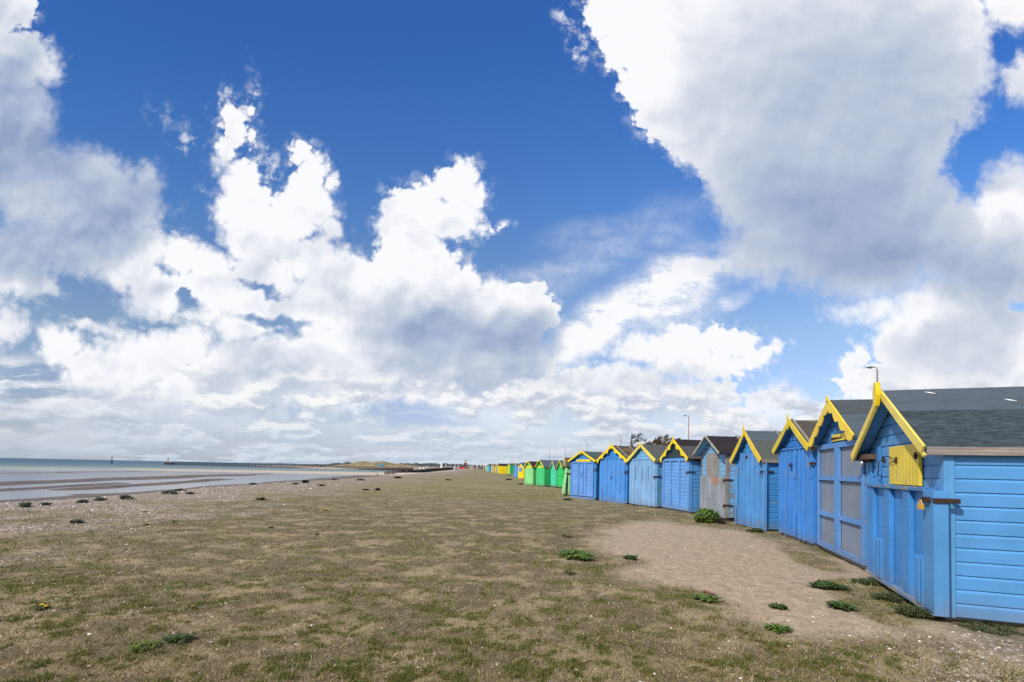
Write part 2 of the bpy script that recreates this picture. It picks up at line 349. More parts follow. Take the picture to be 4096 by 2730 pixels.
def paint(c, grain='x', wear=.0, rough=.55, under=(.30, .28, .26)):
    """exterior gloss paint on timber: faint brush grain, dirt, chips down to grey wood"""
    key = (tuple(c), grain, wear, rough)
    if key in PC: return PC[key]
    m, T = newmat('paint'); tc = T.n('ShaderNodeTexCoord').outputs['Object']
    gs = {'x': (1.2, 40, 40), 'z': (40, 40, 1.2), 'y': (40, 1.2, 40)}[grain]
    g = T.noise(T.mapv(tc, scale=gs), 1., 4, .6)
    big = T.noise(tc, 1.7, 4, .6); mid = T.noise(T.mapv(tc, scale=tuple(x ** .5 for x in gs)), 2.2, 4, .65)
    c1 = T.mix(T.sm(big, .3, .7), scl(c, .88), scl(c, 1.08))
    c1 = T.mix(T.m('MULTIPLY', T.sm(mid, .5, .75), .22), c1, scl((c[0] * .8 + .05, c[1] * .85 + .04, c[2] * .8 + .04), .9))
    c1 = T.mix(T.sm(g, .35, .7, .0, .14), c1, scl(c, .72))
    # specks: bare knots and nail heads
    sp = T.n('ShaderNodeTexVoronoi', feature='F1', i={'Vector': tc, 'Scale': 7.}).outputs['Distance']
    c1 = T.mix(T.sm(sp, .035, .055, .55, 0.), c1, (.10, .09, .08))
    oz = T.n('ShaderNodeSeparateXYZ', i={0: tc}).outputs[2]
    c1 = T.mix(T.m('MULTIPLY', T.sm(T.m('ADD', oz, T.m('MULTIPLY', T.m('SUBTRACT', mid, .5), .5)), .34, .06), .38), c1, (.19, .165, .13))
    if wear > 0:
        wn = T.noise(T.mapv(tc, scale=tuple(x ** .45 for x in gs)), 2.1, 8, .68)
        k = T.sm(wn, .62 - wear * .3, .66 - wear * .3)
        c1 = T.mix(k, c1, T.mix(g, scl(under, .5), scl(under, 1.3)))
    pbr(T, c1, rough, T.m('ADD', T.m('MULTIPLY', g, .6), T.m('MULTIPLY', mid, .4)), .35, .004, .4)
    PC[key] = m; return m
def barewood(c, grain='x', name='weathered_wood'):
    m, T = newmat(name); tc = T.n('ShaderNodeTexCoord').outputs['Object']
    gs = {'x': (1.5, 45, 45), 'z': (45, 45, 1.5), 'y': (45, 1.5, 45)}[grain]
    g = T.noise(T.mapv(tc, scale=gs), 1., 5, .65, dist=.3); big = T.noise(tc, 2.3, 4, .6)
    c1 = T.mix(T.sm(g, .3, .7), scl(c, .45), scl(c, 1.25)); c1 = T.mix(T.sm(big, .35, .7, 0, .5), c1, scl((c[0] * .9, c[1], c[2] * 1.05), .6))
    pbr(T, c1, .85, g, .6, .006, .2); return m
def felt(c, lichen=0., dark=.0, name='roof_felt', lay='x'):
    m, T = newmat(name); tc = T.n('ShaderNodeTexCoord').outputs['Object']
    f = T.noise(tc, 260, 2, .7); b = T.noise(T.mapv(tc, scale=(1, 2.2, 2.2)), 3.2, 6, .68)
    st = T.noise(T.mapv(tc, scale=(9, 30, 30)), 1., 4, .7)
    c1 = T.mix(T.sm(f, .3, .7), scl(c, .62), scl(c, 1.4)); c1 = T.mix(T.sm(b, .42, .66, 0, .35), c1, scl(c, .55))
    if dark: c1 = T.mix(T.m('MULTIPLY', T.sm(st, .42, .58), dark), c1, scl(c, .38))
    if lichen: c1 = T.mix(T.m('MULTIPLY', T.sm(T.noise(tc, 2.6, 8, .72), .5, .62), lichen), c1, (.22, .13, .04))
    pbr(T, c1, .92, T.m('ADD', f, b), .5, .006, .25); return m
def simple(name, c, rough=.6, spec=.35, metal=0., var=.12, scale=8.):
    m, T = newmat(name); tc = T.n('ShaderNodeTexCoord').outputs['Object']
    n = T.noise(tc, scale, 5, .6)
    pbr(T, T.mix(T.sm(n, .3, .7), scl(c, 1 - var), scl(c, 1 + var)), rough, n, .2, .01, spec, metal); return m
YEL = (.86, .62, .012); YEL2 = (.84, .66, .06); YEL3 = (.78, .62, .11)
iron = simple('rusty_iron', (.05, .028, .022), .8, .3, .2, .5, 60); brass = simple('brass_padlock', (.75, .40, .03), .35, .5, .3, .15)
steel = simple('steel_padlock', (.55, .55, .56), .3, .5, .85, .1)
FELT_A = felt((.078, .10, .128), 0, 0); FELT_B = felt((.055, .077, .094), 0, .8); FELT_G = felt((.085, .095, .088)); FELT_K = felt((.022, .018, .022)); FELT_L = felt((.07, .065, .06), .75); FELT_W = felt((.085, .082, .088), 0, .4); FELT_P = felt((.035, .018, .026))
wood_grey = barewood((.30, .27, .24)); wood_greyz = barewood((.30, .28, .26), 'z'); wood_old = barewood((.36, .31, .25), 'x'); wood_brown = barewood((.13, .09, .065))
slatgrey = paint((.19, .235, .32), 'z', .10, .8)

# ------------------------------------------------------------------ beach huts
# local frame: +X into the hut, +Y along the front away from the camera, Z up; near front corner at the origin
def clad(mb, z0, z1, pitch, face, ylim, off=0., d=.016, mi=0):
    """weatherboards: face 'f' front (-X), 'n' near side (-Y), 's' far side; ylim(z) -> (a,b) run of the board"""
    z = z0
    while z < z1 - .01:
        zt = min(z + pitch, z1)
        prof = [(0, z), (d, z), (d, z + (zt - z) * .78), (d * .25, z + (zt - z) * .93), (0, zt)]
        a0, b0 = ylim(z + .001); a1, b1 = ylim(zt)
        if b0 - a0 > .05:
            def P(t, q, zz):
                return (-q - off, t, zz) if face == 'f' else (t, -q - off, zz) if face == 'n' else (t, face + q + off, zz)
            vs = []
            for (q, zz) in prof:
                k = (zz - z) / max(zt - z, 1e-6); vs.append(P(a0 + (a1 - a0) * k, q, zz))
            for (q, zz) in prof:
                k = (zz - z) / max(zt - z, 1e-6); vs.append(P(b0 + (b1 - b0) * k, q, zz))
            n = 5; mb.add(vs, [tuple(range(n)), tuple(range(2 * n - 1, n - 1, -1))] + [(i, i + n, (i + 1) % n + n, (i + 1) % n) for i in range(n)], mi)
        z = zt
def barge_poly(W, e, zr, ze, side, wb, style, lobes, thick_top=.03):
    """outline (y,z) of one barge board; side +1 far half, -1 near half"""
    yc = W / 2; half = W / 2 + e; L = math.hypot(half, zr - ze); dy, dz = half / L * side, -(zr - ze) / L
    ny, nz = dz * side, -dy * side   # pointing down/in
    ny, nz = (dz, -dy) if side > 0 else (-dz, dy)
    if nz > 0: ny, nz = -ny, -nz
    top = [(yc, zr + thick_top), (yc + dy * (L + .03), zr + thick_top + dz * (L + .03))]
    low = []
    N = 48 if style != 'plain' else 2
    for i in range(N + 1):
        t = 1 - i / N
        if style == 'plain': w = wb
        elif style == 'scallop': w = wb * (.62 + .42 * abs(math.sin(PI * (lobes * t))))
        elif style == 'wave':
            w = wb * (1.15 - .6 * abs(math.sin(PI * (lobes * t) + .0)) ** .8)
            if t < .08: w = wb * 1.1
        elif style == 'teeth': w = wb * (.55 + .45 * abs(((lobes * t) % 1) * 2 - 1))
        y = yc + dy * L * t + ny * w; z = zr + dz * L * t + nz * w + thick_top
        if side * (y - yc) < 0: z -= 0; y = yc
        low.append((y, z))
    # plumb cut at the tail
    return [top[0], top[1]] + low
def hut(name, P, th, W, D, ze, zr, label, wall, barge, roofm, o=.18, e=.06, base=.06, pitch=.15, wb=.14, style='plain', lobes=4, finial=True, near_clad=True, cap=None, fascia=None, battens=(), post=None, bz=0., plinth=None, bev=.0, group='painted beach huts in a row', detail=True):
    root = empty(name, (P[0], P[1], 0), math.radians(th - 90))
    tag(root, label, 'beach hut', group)
    s = (zr - ze) / (W / 2 + e); zw = ze + s * e - .035; zp = zr - .035
    wm = wall
    mb = MB(); mb.prism([(0, base), (W, base), (W, zw), (W / 2, zp), (0, zw)], .012, D, 'x')
    def yl(z): 
        if z <= zw: return (0, W)
        k = (zp - z) / (zp - zw) * W / 2; return (W / 2 - k, W / 2 + k)
    clad(mb, base, zp - .02, pitch, 'f', yl)
    if near_clad: clad(mb, base, zw, pitch, 'n', lambda z: (.01, D))
    clad(mb, base, zw, pitch, W, lambda z: (.01, D))
    w = mb.build('wall', wm, root, bev)
    if plinth is not False:
        mb = MB()
        for y in (.12, W / 2, W - .12): mb.box(.03, D - .05, y - .05, y + .05, 0, base + .005)
        mb.box(.0, .07, .05, W - .05, .012, base - .004)
        mb.build('bearer', plinth or wood_grey, root)
    # corner posts
    mb = MB(); mb.box(-.024, .07, -.03, .0, base - .01, zw); mb.box(-.026, -.0, -.031, .07, base - .01, zw - .01); mb.build('corner_post', post or wm, root, .003 if bev else 0)
    mb = MB(); mb.box(-.026, .0, W - .07, W + .031, base - .01, zw - .01); mb.build('corner_post', post or wm, root)
    # roof: two pitched slabs of boards under felt
    mb = MB(); t = .03; yc = W / 2; h = W / 2 + e
    mb.prism([(yc, zr), (-e, ze), (-e, ze - t), (yc, zr - t * 1.15), (W + e, ze - t), (W + e, ze)], -o, D + .08, 'x')
    roof = mb.build('roof', roofm, root, 0)
    mb = MB(); mb.prism([(yc, zr - t * 1.15 - .002), (-e + .01, ze - t - .001), (-e + .01, ze - t - .012), (yc, zr - t * 1.15 - .014), (W + e - .01, ze - t - .012), (W + e - .01, ze - t - .001)], -o + .003, -.03, 'x'); mb.build('soffit', wm, roof)
    if cap:
        frac, cm = cap; mb = MB(); k = frac
        mb.prism([(yc, zr + .012), (yc - h * k, zr - (zr - ze) * k + .01), (yc - h * k, zr - (zr - ze) * k + .002), (yc, zr + .002), (yc + h * k, zr - (zr - ze) * k + .002), (yc + h * k, zr - (zr - ze) * k + .01)], -o - .004, D + .085, 'x')
        mb.build('ridge_felt', cm, roof)
    for bx in battens:
        mb = MB()
        for sd_ in (-1, 1):
            mb.hexa([(bx, yc, zr), (bx + .045, yc, zr), (bx + .045, yc + sd_ * (h + .02), ze - .006), (bx, yc + sd_ * (h + .02), ze - .006), (bx, yc, zr + .045), (bx + .045, yc, zr + .045), (bx + .045, yc + sd_ * (h + .02), ze + .035), (bx, yc + sd_ * (h + .02), ze + .035)])
        mb.build('roof_batten', BATTEN, roof)
    if fascia:
        mb = MB(); mb.box(-o + .01, D + .07, -e - .022, -e - .002, ze - .085, ze + .004)
        mb.build('fascia', fascia, root, .003)
        mb = MB(); mb.box(-o + .01, D + .07, W + e + .002, W + e + .022, ze - .085, ze + .004); mb.build('fascia', fascia, root)
    if barge:
        for sd_ in (-1, 1):
            mb = MB(); mb.prism(barge_poly(W, e, zr, ze, sd_, wb, style, lobes), -o - .026, -o - .002, 'x')
            mb.build('bargeboard', barge, root, .002 if bev else 0)
        if finial:
            f = finial if isinstance(finial, (tuple, list)) else (.13, .17, .045)
            mb = MB(); mb.prism([(yc, zr + f[0]), (yc - f[2], zr + .03), (yc - f[2] * .8, zr - f[1] * .4), (yc - .012, zr - f[1]), (yc + .012, zr - f[1]), (yc + f[2] * .8, zr - f[1] * .4), (yc + f[2], zr + .03)], -o - .05, -o - .027, 'x')
            mb.build('finial', barge, root)
    root['zw'] = zw
    return root
BATTEN = wood_greyz
def hasp(par, y, z, x=-.06, lock=steel, side=False, w=.16, name='hasp'):
    """strap hasp with a padlock hung in it; on the front, or bridging round the near corner"""
    mb = MB()
    if side: mb.box(x - .012, .17, -.052, -.032, z - .022, z + .022); mb.box(x - .014, x - .002, -.05, .09, z - .024, z + .024)
    else: mb.box(x - .014, x, y - w / 2, y + w / 2, z - .024, z + .024)
    h = mb.build(name, iron, par)
    mb = MB(); yy = .05 if side else y; mb.box(x - .04, x - .015, yy - .03, yy + .03, z - .08, z - .03)
    mb.tube([(x - .028, yy - .018, z - .035), (x - .028, yy - .018, z - .005), (x - .028, yy, z + .008), (x - .028, yy + .018, z - .005), (x - .028, yy + .018, z - .035)], .006)
    l = mb.build('padlock', lock, h, .004); return h
def door_vert(root, y0, y1, z0, z1, mat, strips, x=-.045, t=.03, short=(), name='door'):
    """ledged door of upright boards with raised cover strips; strips = (y, width) list"""
    mb = MB(); mb.box(x, -.017, y0, y1, z0, z1); d = mb.build(name, mat, root, .003)
    for (y, w_) in strips:
        mb = MB(); mb.box(x - t, x - .001, y - w_ / 2, y + w_ / 2, z0 - random.uniform(0, .02), z1 + random.uniform(-.004, .01)); mb.build('cover_strip', mat, d, .003)
    for (y, w_, a, b) in short:
        mb = MB(); mb.box(x - t - .016, x - t - .001, y - w_ / 2, y + w_ / 2, a, b); mb.build('batten', mat, d, .003)
    return d
def door_frame(root, y0, y1, z0, z1, mat, vert, horiz, fw_=.09, x=-.04, panel=None, slats='v', name='door'):
    """framed door: recessed boarded panels behind raised stiles and rails"""
    mb = MB(); pm = panel or mat; xi = x + .012
    mb.box(xi, -.017, y0, y1, z0, z1)
    if slats == 'v':
        y = y0; k = 0
        while y < y1: 
            b = min(y + .115, y1); mb.box(xi - .006, xi + .001, y + .004, b - .004, z0, z1); y = b
    else:
        z = z0
        while z < z1:
            b = min(z + .14, z1); mb.hexa([(xi - .014, y0, z), (xi + .001, y0, z), (xi + .001, y1, z), (xi - .014, y1, z), (xi - .003, y0, b), (xi + .001, y0, b), (xi + .001, y1, b), (xi - .003, y1, b)]); z = b
    d = mb.build(name, pm, root)
    xo = x - .045
    for (a, b) in [(y0, y0 + fw_), (y1 - fw_, y1)] + list(vert):
        mb = MB(); mb.box(xo, xi - .015, a, b, z0, z1); mb.build('stile', mat, d, .003)
    for (a, b) in [(z0, z0 + fw_), (z1 - fw_, z1)] + list(horiz):
        mb = MB(); mb.box(xo + .003, xi - .016, y0 + .01, y1 - .01, a, b); mb.build('rail', mat, d, .003)
    return d

# 1 nearest hut -------------------------------------------------------------
m1 = paint((.085, .29, .62), 'x', 0, .5); m1f = paint((.05, .235, .58), 'y', 0, .5); m1z = paint((.095, .31, .62), 'z', 0, .5); yb = paint(YEL3, 'y', .03, .45); yz = paint((.74, .56, .05), 'z', .04, .5)
h1 = hut('beach_hut', (4.69, 5.54), 69, 2.85, 3.2, 1.87, 2.70, 'nearest blue beach hut at the right edge with yellow shutter and dark felt roof',
         m1, None, FELT_B, o=.2, e=.07, base=.07, pitch=.147, cap=(.42, FELT_A), fascia=barewood((.34, .29, .27)), post=m1z, bev=.002, group=G)
W = 2.85; zr, ze, o_, e_ = 2.70, 1.87, .2, .07
for sd_ in (-1, 1):
    mb = MB(); mb.prism(barge_poly(W, e_, zr, ze, sd_, .115, 'plain', 0), -o_ - .028, -o_ - .002, 'x')
    b = mb.build('bargeboard', yb, h1, .003)
    mb = MB(); p = barge_poly(W, e_, zr - .10, ze - .10, sd_, .045, 'plain', 0); mb.prism(p, -o_ - .016, -o_ + .006, 'x'); mb.build('barge_lip', yb, b, .002)
mb = MB(); yc = W / 2
prof = [(yc - .05, zr + .12), (yc + .03, zr + .12), (yc + .085, zr + .0), (yc + .085, zr - .05)] + [(yc + .075 - .006 * k + (.012 if k % 2 else 0), zr - .06 - .02 * k) for k in range(7)] + [(yc - .03, zr - .2), (yc - .085, zr - .05), (yc - .085, zr)]
mb.prism(prof, -o_ - .085, -o_ - .029, 'x'); mb.build('finial', paint(YEL, 'z', .02, .4), h1, .003)
mb = MB(); mb.box(-.15, -.018, 2.3, W + .02, 1.80, 1.88); mb.build('soffit_beam', wood_brown, h1)
mb = MB(); mb.box(-.045, -.017, 2.13, 2.26, 1.42, 1.98); mb.box(-.045, -.017, 2.52, 2.62, .1, 1.83); mb.build('door_frame', m1f, h1, .003)
# shutter
mb = MB(); mb.box(-.06, -.03, .55, 1.62, 1.44, 1.95)
for k in range(9): mb.box(-.066, -.059, .552 + k * .1187, .552 + k * .1187 + .112, 1.442, 1.948)
sh = mb.build('shutter', yz, h1, .002)
for (y, z) in ((.62, 1.8), (1.3, 1.76)):
    mb = MB(); mb.box(-.085, -.067, y - .02, y + .02, z - .04, z + .04); mb.box(-.08, -.067, y - .06 if y < 1 else y, y + .08, z - .008, z + .008); mb.build('hinge', iron, sh)
mb = MB(); mb.tube([(-.075, 1.28, 1.78), (-.09, 1.45, 1.79), (-.075, 1.6, 1.82)], .005); mb.tube([(-.075, 1.28, 1.75), (-.09, 1.45, 1.74), (-.075, 1.6, 1.72)], .005)
mb.build('latch_wire', iron, sh)
mb = MB(); mb.tube([(-.06, 1.97, 1.78), (-.09, 1.98, 1.76), (-.09, 2.0, 1.62), (-.085, 2.06, 1.56), (-.08, 1.93, 1.55)], .008); mb.box(-.05, -.03, 1.93, 1.99, 1.74, 1.82); mb.build('hook', iron, h1)
# lower flap
mb = MB(); mb.box(-.075, -.018, .17, 2.42, .13, 1.38); fl = mb.build('flap', m1f, h1)
mb = MB(); mb.box(-.15, -.02, .17, 2.50, 1.385, 1.43); mb.build('ledge', paint((.06, .20, .46), 'y', .35, .6), fl, .004)
mb = MB(); mb.box(-.15, -.02, -.10, 2.45, .07, .125); mb.build('sill', paint((.07, .24, .55), 'y', .45, .6), fl, .004)
for a, b in ((2.12, 2.40), (1.38, 1.62), (.66, .88)):
    mb = MB(); mb.box(-.13, -.076, a, b, .127, 1.382); mb.build('stud', m1f, fl, .004)
for a, b, z in ((1.66, 1.95, .66), (.18, .43, .65)):
    mb = MB(); mb.box(-.155, -.077, a, b, .128, z); mb.box(-.17, -.156, a + .06, b - .09, .13, z - .01); mb.build('short_stud', paint((.065, .26, .60), 'z', .05, .55), fl, .004)
mb = MB(); mb.box(-.15, -.02, -.13, .16, .08, 1.40); mb.build('jamb', paint((.075, .27, .58), 'z', 0, .5), h1, .004)
mb = MB(); mb.box(-.165, .075, -.150, -.132, 1.275, 1.325); mb.box(.03, .075, -.133, -.034, 1.28, 1.32); mb.box(-.18, -.151, -.06, .12, 1.27, 1.33); hp = mb.build('hasp', iron, h1, .003)
mb = MB(); mb.box(-.215, -.185, .02, .13, 1.19, 1.25); mb.tube([(-.2, .04, 1.24), (-.2, .06, 1.29), (-.2, .12, 1.29), (-.2, .12, 1.24)], .007); mb.build('padlock', brass, hp, .006)
mb = MB(); mb.box(-.09, -.05, 2.46, 2.74, 1.76, 1.84); hp = mb.build('hasp', iron, h1, .003)
mb = MB(); mb.ball((-.13, 2.68, 1.74), (.03, .05, .05)); mb.build('padlock', steel, hp, smooth=True)
for (x, yk) in ((.95, .62), (2.1, .55), (.25, .16)):   # scraps of paper-white felt tape on the roof
    mb = MB(); k = yk; y = yc - (yc + e_) * k * .4; z = zr - (zr - ze) * k * .4 + .016
    mb.hexa([(x, y, z), (x + .05, y - .02, z - .01), (x + .09, y - .07, z - .035), (x + .03, y - .04, z - .02), (x, y, z + .004), (x + .05, y - .02, z - .006), (x + .09, y - .07, z - .031), (x + .03, y - .04, z - .016)]); mb.build('loose_tape', simple('white_tape', (.8, .8, .8)), h1)

# 2 grey panelled doors ------------------------------------------------------
m2 = paint((.055, .235, .60), 'x', .02, .55); m2b = paint((.10, .27, .62), 'z', .03, .6)
h2 = hut('beach_hut', (5.82, 8.41), 74, 2.42, 2.6, 2.20, 2.95, 'blue beach hut with tall double doors of grey panels, second from the right edge',
         m2, paint(YEL, 'y', .02, .4), FELT_A, o=.2, e=.08, base=.10, wb=.19, style='scallop', lobes=4.0, finial=(.10, .02, .05), cap=(.42, felt((.065, .08, .09))), bev=.002, group=G)
door_frame(h2, -.09, 2.46, .09, 2.16, m2b, [(1.10, 1.36)], [(.72, .80), (1.44, 1.52)], .10, -.03, slatgrey)
mb = MB(); mb.box(-.055, -.02, .62, 1.55, 2.19, 2.32); hc = mb.build('hatch', paint(YEL2, 'y', .12, .5), h2, .003)
mb = MB(); mb.prism([(1.58, 2.27), (1.58, 2.22), (.98, 2.235), (.98, 2.25)], -.066, -.056, 'x'); mb.build('strap_hinge', iron, hc)
for a, b in ((1.56, 1.66), (.48, .56)): mb = MB(); mb.box(-.05, -.02, a, b, 2.18, 2.36); mb.build('hatch_frame', m2b, h2, .003)

# 3 tall deep-blue hut with upright boards -------------------------------------
m3 = paint((.03, .20, .58), 'x', .02); m3z = paint((.05, .235, .66), 'z', .03, .5)
h3 = hut('beach_hut', (6.51, 10.96), 80, 2.22, 2.6, 2.14, 2.82, 'deep blue hut of upright boards with two padlocks, beside the grey-panelled doors',
         m3, paint((.66, .53, .015), 'y', .04, .45), FELT_L, o=.16, e=.07, base=.10, wb=.15, style='plain', finial=(.16, .22, .05), battens=(-.12, .55, 1.25), fascia=wood_old, bev=.002, group=G)
d3 = door_vert(h3, .02, 2.20, .08, 2.12, m3z, [(.12, .2), (.52, .10), (.78, .12), (1.05, .14), (1.35, .1), (1.62, .12), (2.05, .22)], t=.02, short=((1.02, .12, 1.45, 2.0), (.10, .14, 1.45, 2.0), (1.02, .12, .12, .64)))
mb = MB(); mb.box(-.075, -.02, .15, 2.10, 2.13, 2.18); mb.build('rail', m3z, h3, .003)
hasp(d3, 1.22, 1.79, -.085, iron, w=.08); hasp(h3, .05, 1.79, -.10, steel, True)

# 4 pale hut, upright boards rising into the gable ------------------------------
m4 = paint((.05, .25, .60), 'x', .02); m4z = paint((.085, .28, .61), 'z', .03, .5)
h4 = hut('beach_hut', (6.83, 13.76), 88, 1.98, 2.6, 1.92, 2.76, 'light blue hut whose upright boards rise into its gable, beside the weathered hut',
         m4, paint((.70, .50, .03), 'y', .03, .45), FELT_G, o=.16, e=.08, base=.06, wb=.16, finial=(.20, .15, .05), battens=(.7, 1.9), cap=(.36, FELT_A), fascia=wood_grey, bev=.002, group=G)
mb = MB(); mb.box(-.05, -.017, -.1, 1.66, .03, 1.84); mb.prism([(.3, 1.84), (1.5, 1.84), (1.5, 2.12), (.3, 2.12)], -.05, -.0175, 'x'); d4 = mb.build('door', m4z, h4, .003)
for y, w_, a, b in ((1.78, .2, .02, 1.78), (1.46, .1, .02, 2.15), (.96, .10, .02, 2.18), (1.22, .05, .02, 2.14), (.62, .12, .02, 2.15), (.28, .1, .02, 1.86), (-.04, .12, .01, 1.80), (.84, .14, .02, .5), (1.7, .14, .02, .55)):
    mb = MB(); mb.box(-.085, -.051, y - w_ / 2, y + w_ / 2, a, b); mb.build('cover_strip', m4z, d4, .003)
hasp(d4, 1.02, 2.03, -.086, iron, w=.12); hasp(h4, .05, 1.60, -.10, iron, True)

# 5 weathered hut ----------------------------------------------------------------
m5 = paint((.16, .42, .74), 'x', .33, .75, (.26, .25, .25))
h5 = hut('beach_hut', (6.97, 16.6), 91, 2.05, 2.5, 2.17, 2.80, 'weathered beach hut with peeling blue paint, bare grey boards and a black felt roof',
         m5, paint((.42, .42, .28), 'y', .35, .7), FELT_K, o=.3, e=.12, base=.10, wb=.07, finial=False, battens=(.75, 1.9), post=wood_greyz, plinth=wood_brown, bev=.002, group=G)
ply, T = newmat('weathered_plywood'); tc = T.n('ShaderNodeTexCoord').outputs['Object']; n1_ = T.noise(tc, 9, 8, .7); n2_ = T.noise(T.mapv(tc, scale=(1, 1, .35)), 3, 5, .6)
pbr(T, T.mix(T.sm(n1_, .55, .66, 0, .7), T.mix(T.sm(n2_, .35, .65), (.21, .24, .28), (.30, .32, .36)), (.12, .14, .17)), .85, n1_, .3, .006)
mb = MB(); mb.box(-.05, -.018, .04, 2.13, .06, 1.42); pb = mb.build('board', ply, h5, .003)
mb = MB(); mb.prism([(.95, 1.40), (.55, 1.40), (.50, 1.28), (.6, 1.14), (.95, 1.12), (1.15, 1.22), (1.2, 1.40)], -.058, -.0505, 'x'); mb.build('patch', simple('pinkish_patch', (.36, .22, .18), .9, .2, 0, .3), pb)
mb = MB()
for k in range(8): mb.box(-.045 - .006 * (k % 2), -.018, .56 + k * .122, .56 + k * .122 + .116, 1.43, 2.2)
mb.build('shutter', barewood((.33, .31, .29), 'z'), h5)
for z in (1.32, .5): hasp(h5, .05, z, -.06, iron, True)
mb = MB(); mb.box(-.05, -.017, -.02, .01, .1, 2.1); mb.build('frame_post', wood_greyz, h5)
mb = MB(); mb.box(.2, .95, -.021, -.0165, .12, .52); mb.build('bare_patch', wood_grey, h5)

# 6 slatted doors, dark gable ------------------------------------------------------
m6 = paint((.085, .30, .66), 'x', .02); m6z = paint((.12, .31, .68), 'z', .02, .5)
h6 = hut('beach_hut', (6.6, 18.94), 100, 2.06, 2.9, 2.04, 2.80, 'blue hut with dark slate grey gable over a slatted three-column door',
         m6, paint((.80, .60, .005), 'y', .01, .4), FELT_W, o=.14, e=.09, base=.07, wb=.19, style='wave', lobes=3, finial=(.14, .16, .035), cap=(.34, FELT_K), fascia=FELT_K, bev=.002, group=G)
mb = MB(); gp = [(.28, 2.1), (1.78, 2.1), (1.03, 2.66)]; mb.prism(gp, -.034, -.022, 'x')
for k in range(3):
    z = 2.1 + k * .17; hw = .75 * (1 - (z - 2.1) / .56); hw2 = .75 * (1 - (min(z + .16, 2.66) - 2.1) / .56)
    mb.hexa([(-.05, 1.03 - hw, z), (-.034, 1.03 - hw, z), (-.034, 1.03 + hw, z), (-.05, 1.03 + hw, z), (-.038, 1.03 - hw2, z + .16), (-.034, 1.03 - hw2, z + .16), (-.034, 1.03 + hw2, z + .16), (-.038, 1.03 + hw2, z + .16)])
mb.build('gable_panel', paint((.028, .045, .055), 'y', .0, .6), h6)
d6 = door_frame(h6, -.02, 2.08, .10, 2.06, m6z, [(.68, .78), (1.36, 1.46)], [], .10, -.03, None, 'h'); hasp(h6, .05, 1.55, -.10, iron, True)

# 7 pale hut ------------------------------------------------------------------------
m7 = paint((.16, .40, .68), 'x', .03); m7z = paint((.20, .38, .64), 'z', .03, .6)
h7 = hut('beach_hut', (6.1, 21.51), 108, 2.12, 2.9, 2.02, 2.72, 'palest blue beach hut with stepped upright boards and a straight mustard-yellow gable edge',
         m7, paint((.72, .60, .10), 'y', .02, .5), FELT_G, o=.14, e=.1, base=.07, wb=.15, finial=(.14, .2, .04), battens=(1.4,), fascia=wood_old, bev=.002, group=G)
d7 = door_vert(h7, .02, 2.06, .06, 2.04, m7z, [(.10, .16), (.42, .2), (.8, .18), (1.18, .12), (1.42, .18), (1.75, .2), (2.0, .1)], t=.02, short=((.58, .05, 1.15, 1.78), (1.05, .05, 1.15, 1.78), (1.58, .05, 1.15, 1.78)))
mb = MB(); mb.box(-.08, -.02, .15, 1.95, 2.045, 2.09); mb.build('rail', m7z, h7); hasp(h7, .05, 1.33, -.10, iron, True)

# 8 curvy gable ------------------------------------------------------------------------
m8 = paint((.035, .22, .62), 'x', .02); m8z = paint((.07, .255, .66), 'z', .02, .5)
h8 = hut('beach_hut', (5.43, 24.02), 118, 2.05, 2.9, 2.02, 2.76, 'rich blue beach hut with scalloped yellow gable and an orange-lichened brown roof',
         m8, paint((.82, .60, .005), 'y', .01, .4), FELT_L, o=.14, e=.12, base=.06, wb=.19, style='wave', lobes=3, finial=(.14, .18, .035), battens=(.1, .9, 1.8), fascia=FELT_K, bev=.002, group=G)
d8 = door_vert(h8, .1, 1.98, .05, 2.10, m8z, [(.22, .14), (.52, .18), (.86, .16), (1.2, .14), (1.55, .2), (1.88, .16)], t=.022, short=((1.0, .1, .1, .6), (1.8, .1, .1, .6)))
mb = MB(); mb.box(-.08, -.02, .2, 1.9, 2.105, 2.15); mb.build('rail', m8z, h8)
mb = MB(); mb.prism([(0, .05), (0, .0), (.35, .0), (.5, -.02), (1.1, -.02), (1.3, .03), (2.0, .02), (2.0, .06)], -.08, -.04, 'x'); mb.build('skirt', m8z, h8)
hasp(h8, .05, 1.5, -.1, iron, True); hasp(d8, 1.12, 1.22, -.085, steel, w=.08)

# 9 ----------------------------------------------------------------------------------------
m9 = paint((.05, .24, .60), 'x', .02); m9z = paint((.12, .29, .68), 'z', .02, .5)
h9 = hut('beach_hut', (4.3, 26.06), 119, 2.15, 2.9, 2.0, 2.52, 'cornflower blue beach hut with yellow vent strip over the doors, last before the green huts',
         m9, paint((.82, .60, .005), 'y', .01, .4), felt((.07, .095, .09)), o=.14, e=.12, base=.12, wb=.10, finial=(.16, .2, .02), battens=(1.1,), fascia=FELT_K, bev=.002, group=G)
d9 = door_frame(h9, .16, 2.12, .17, 1.95, m9z, [(.76, .86), (1.02, 1.12), (1.40, 1.48)], [], .07, -.03, None, 'h'); hasp(d9, 1.2, 1.32, -.08, steel, w=.06); hasp(h9, .05, 1.6, -.1, steel, True)
mb = MB(); mb.box(-.06, -.02, .42, 1.62, 1.975, 2.085); mb.build('vent', paint((.80, .60, .01), 'y', .01, .4), h9)
mb = MB(); mb.box(-.09, -.02, .0, 2.1, .03, .12); mb.build('skirt', m9z, h9)
mb = MB(); mb.box(-.05, .25, .15, .45, 0, .06); mb.build('brick', simple('buff_brick', (.3, .2, .12)), h9)

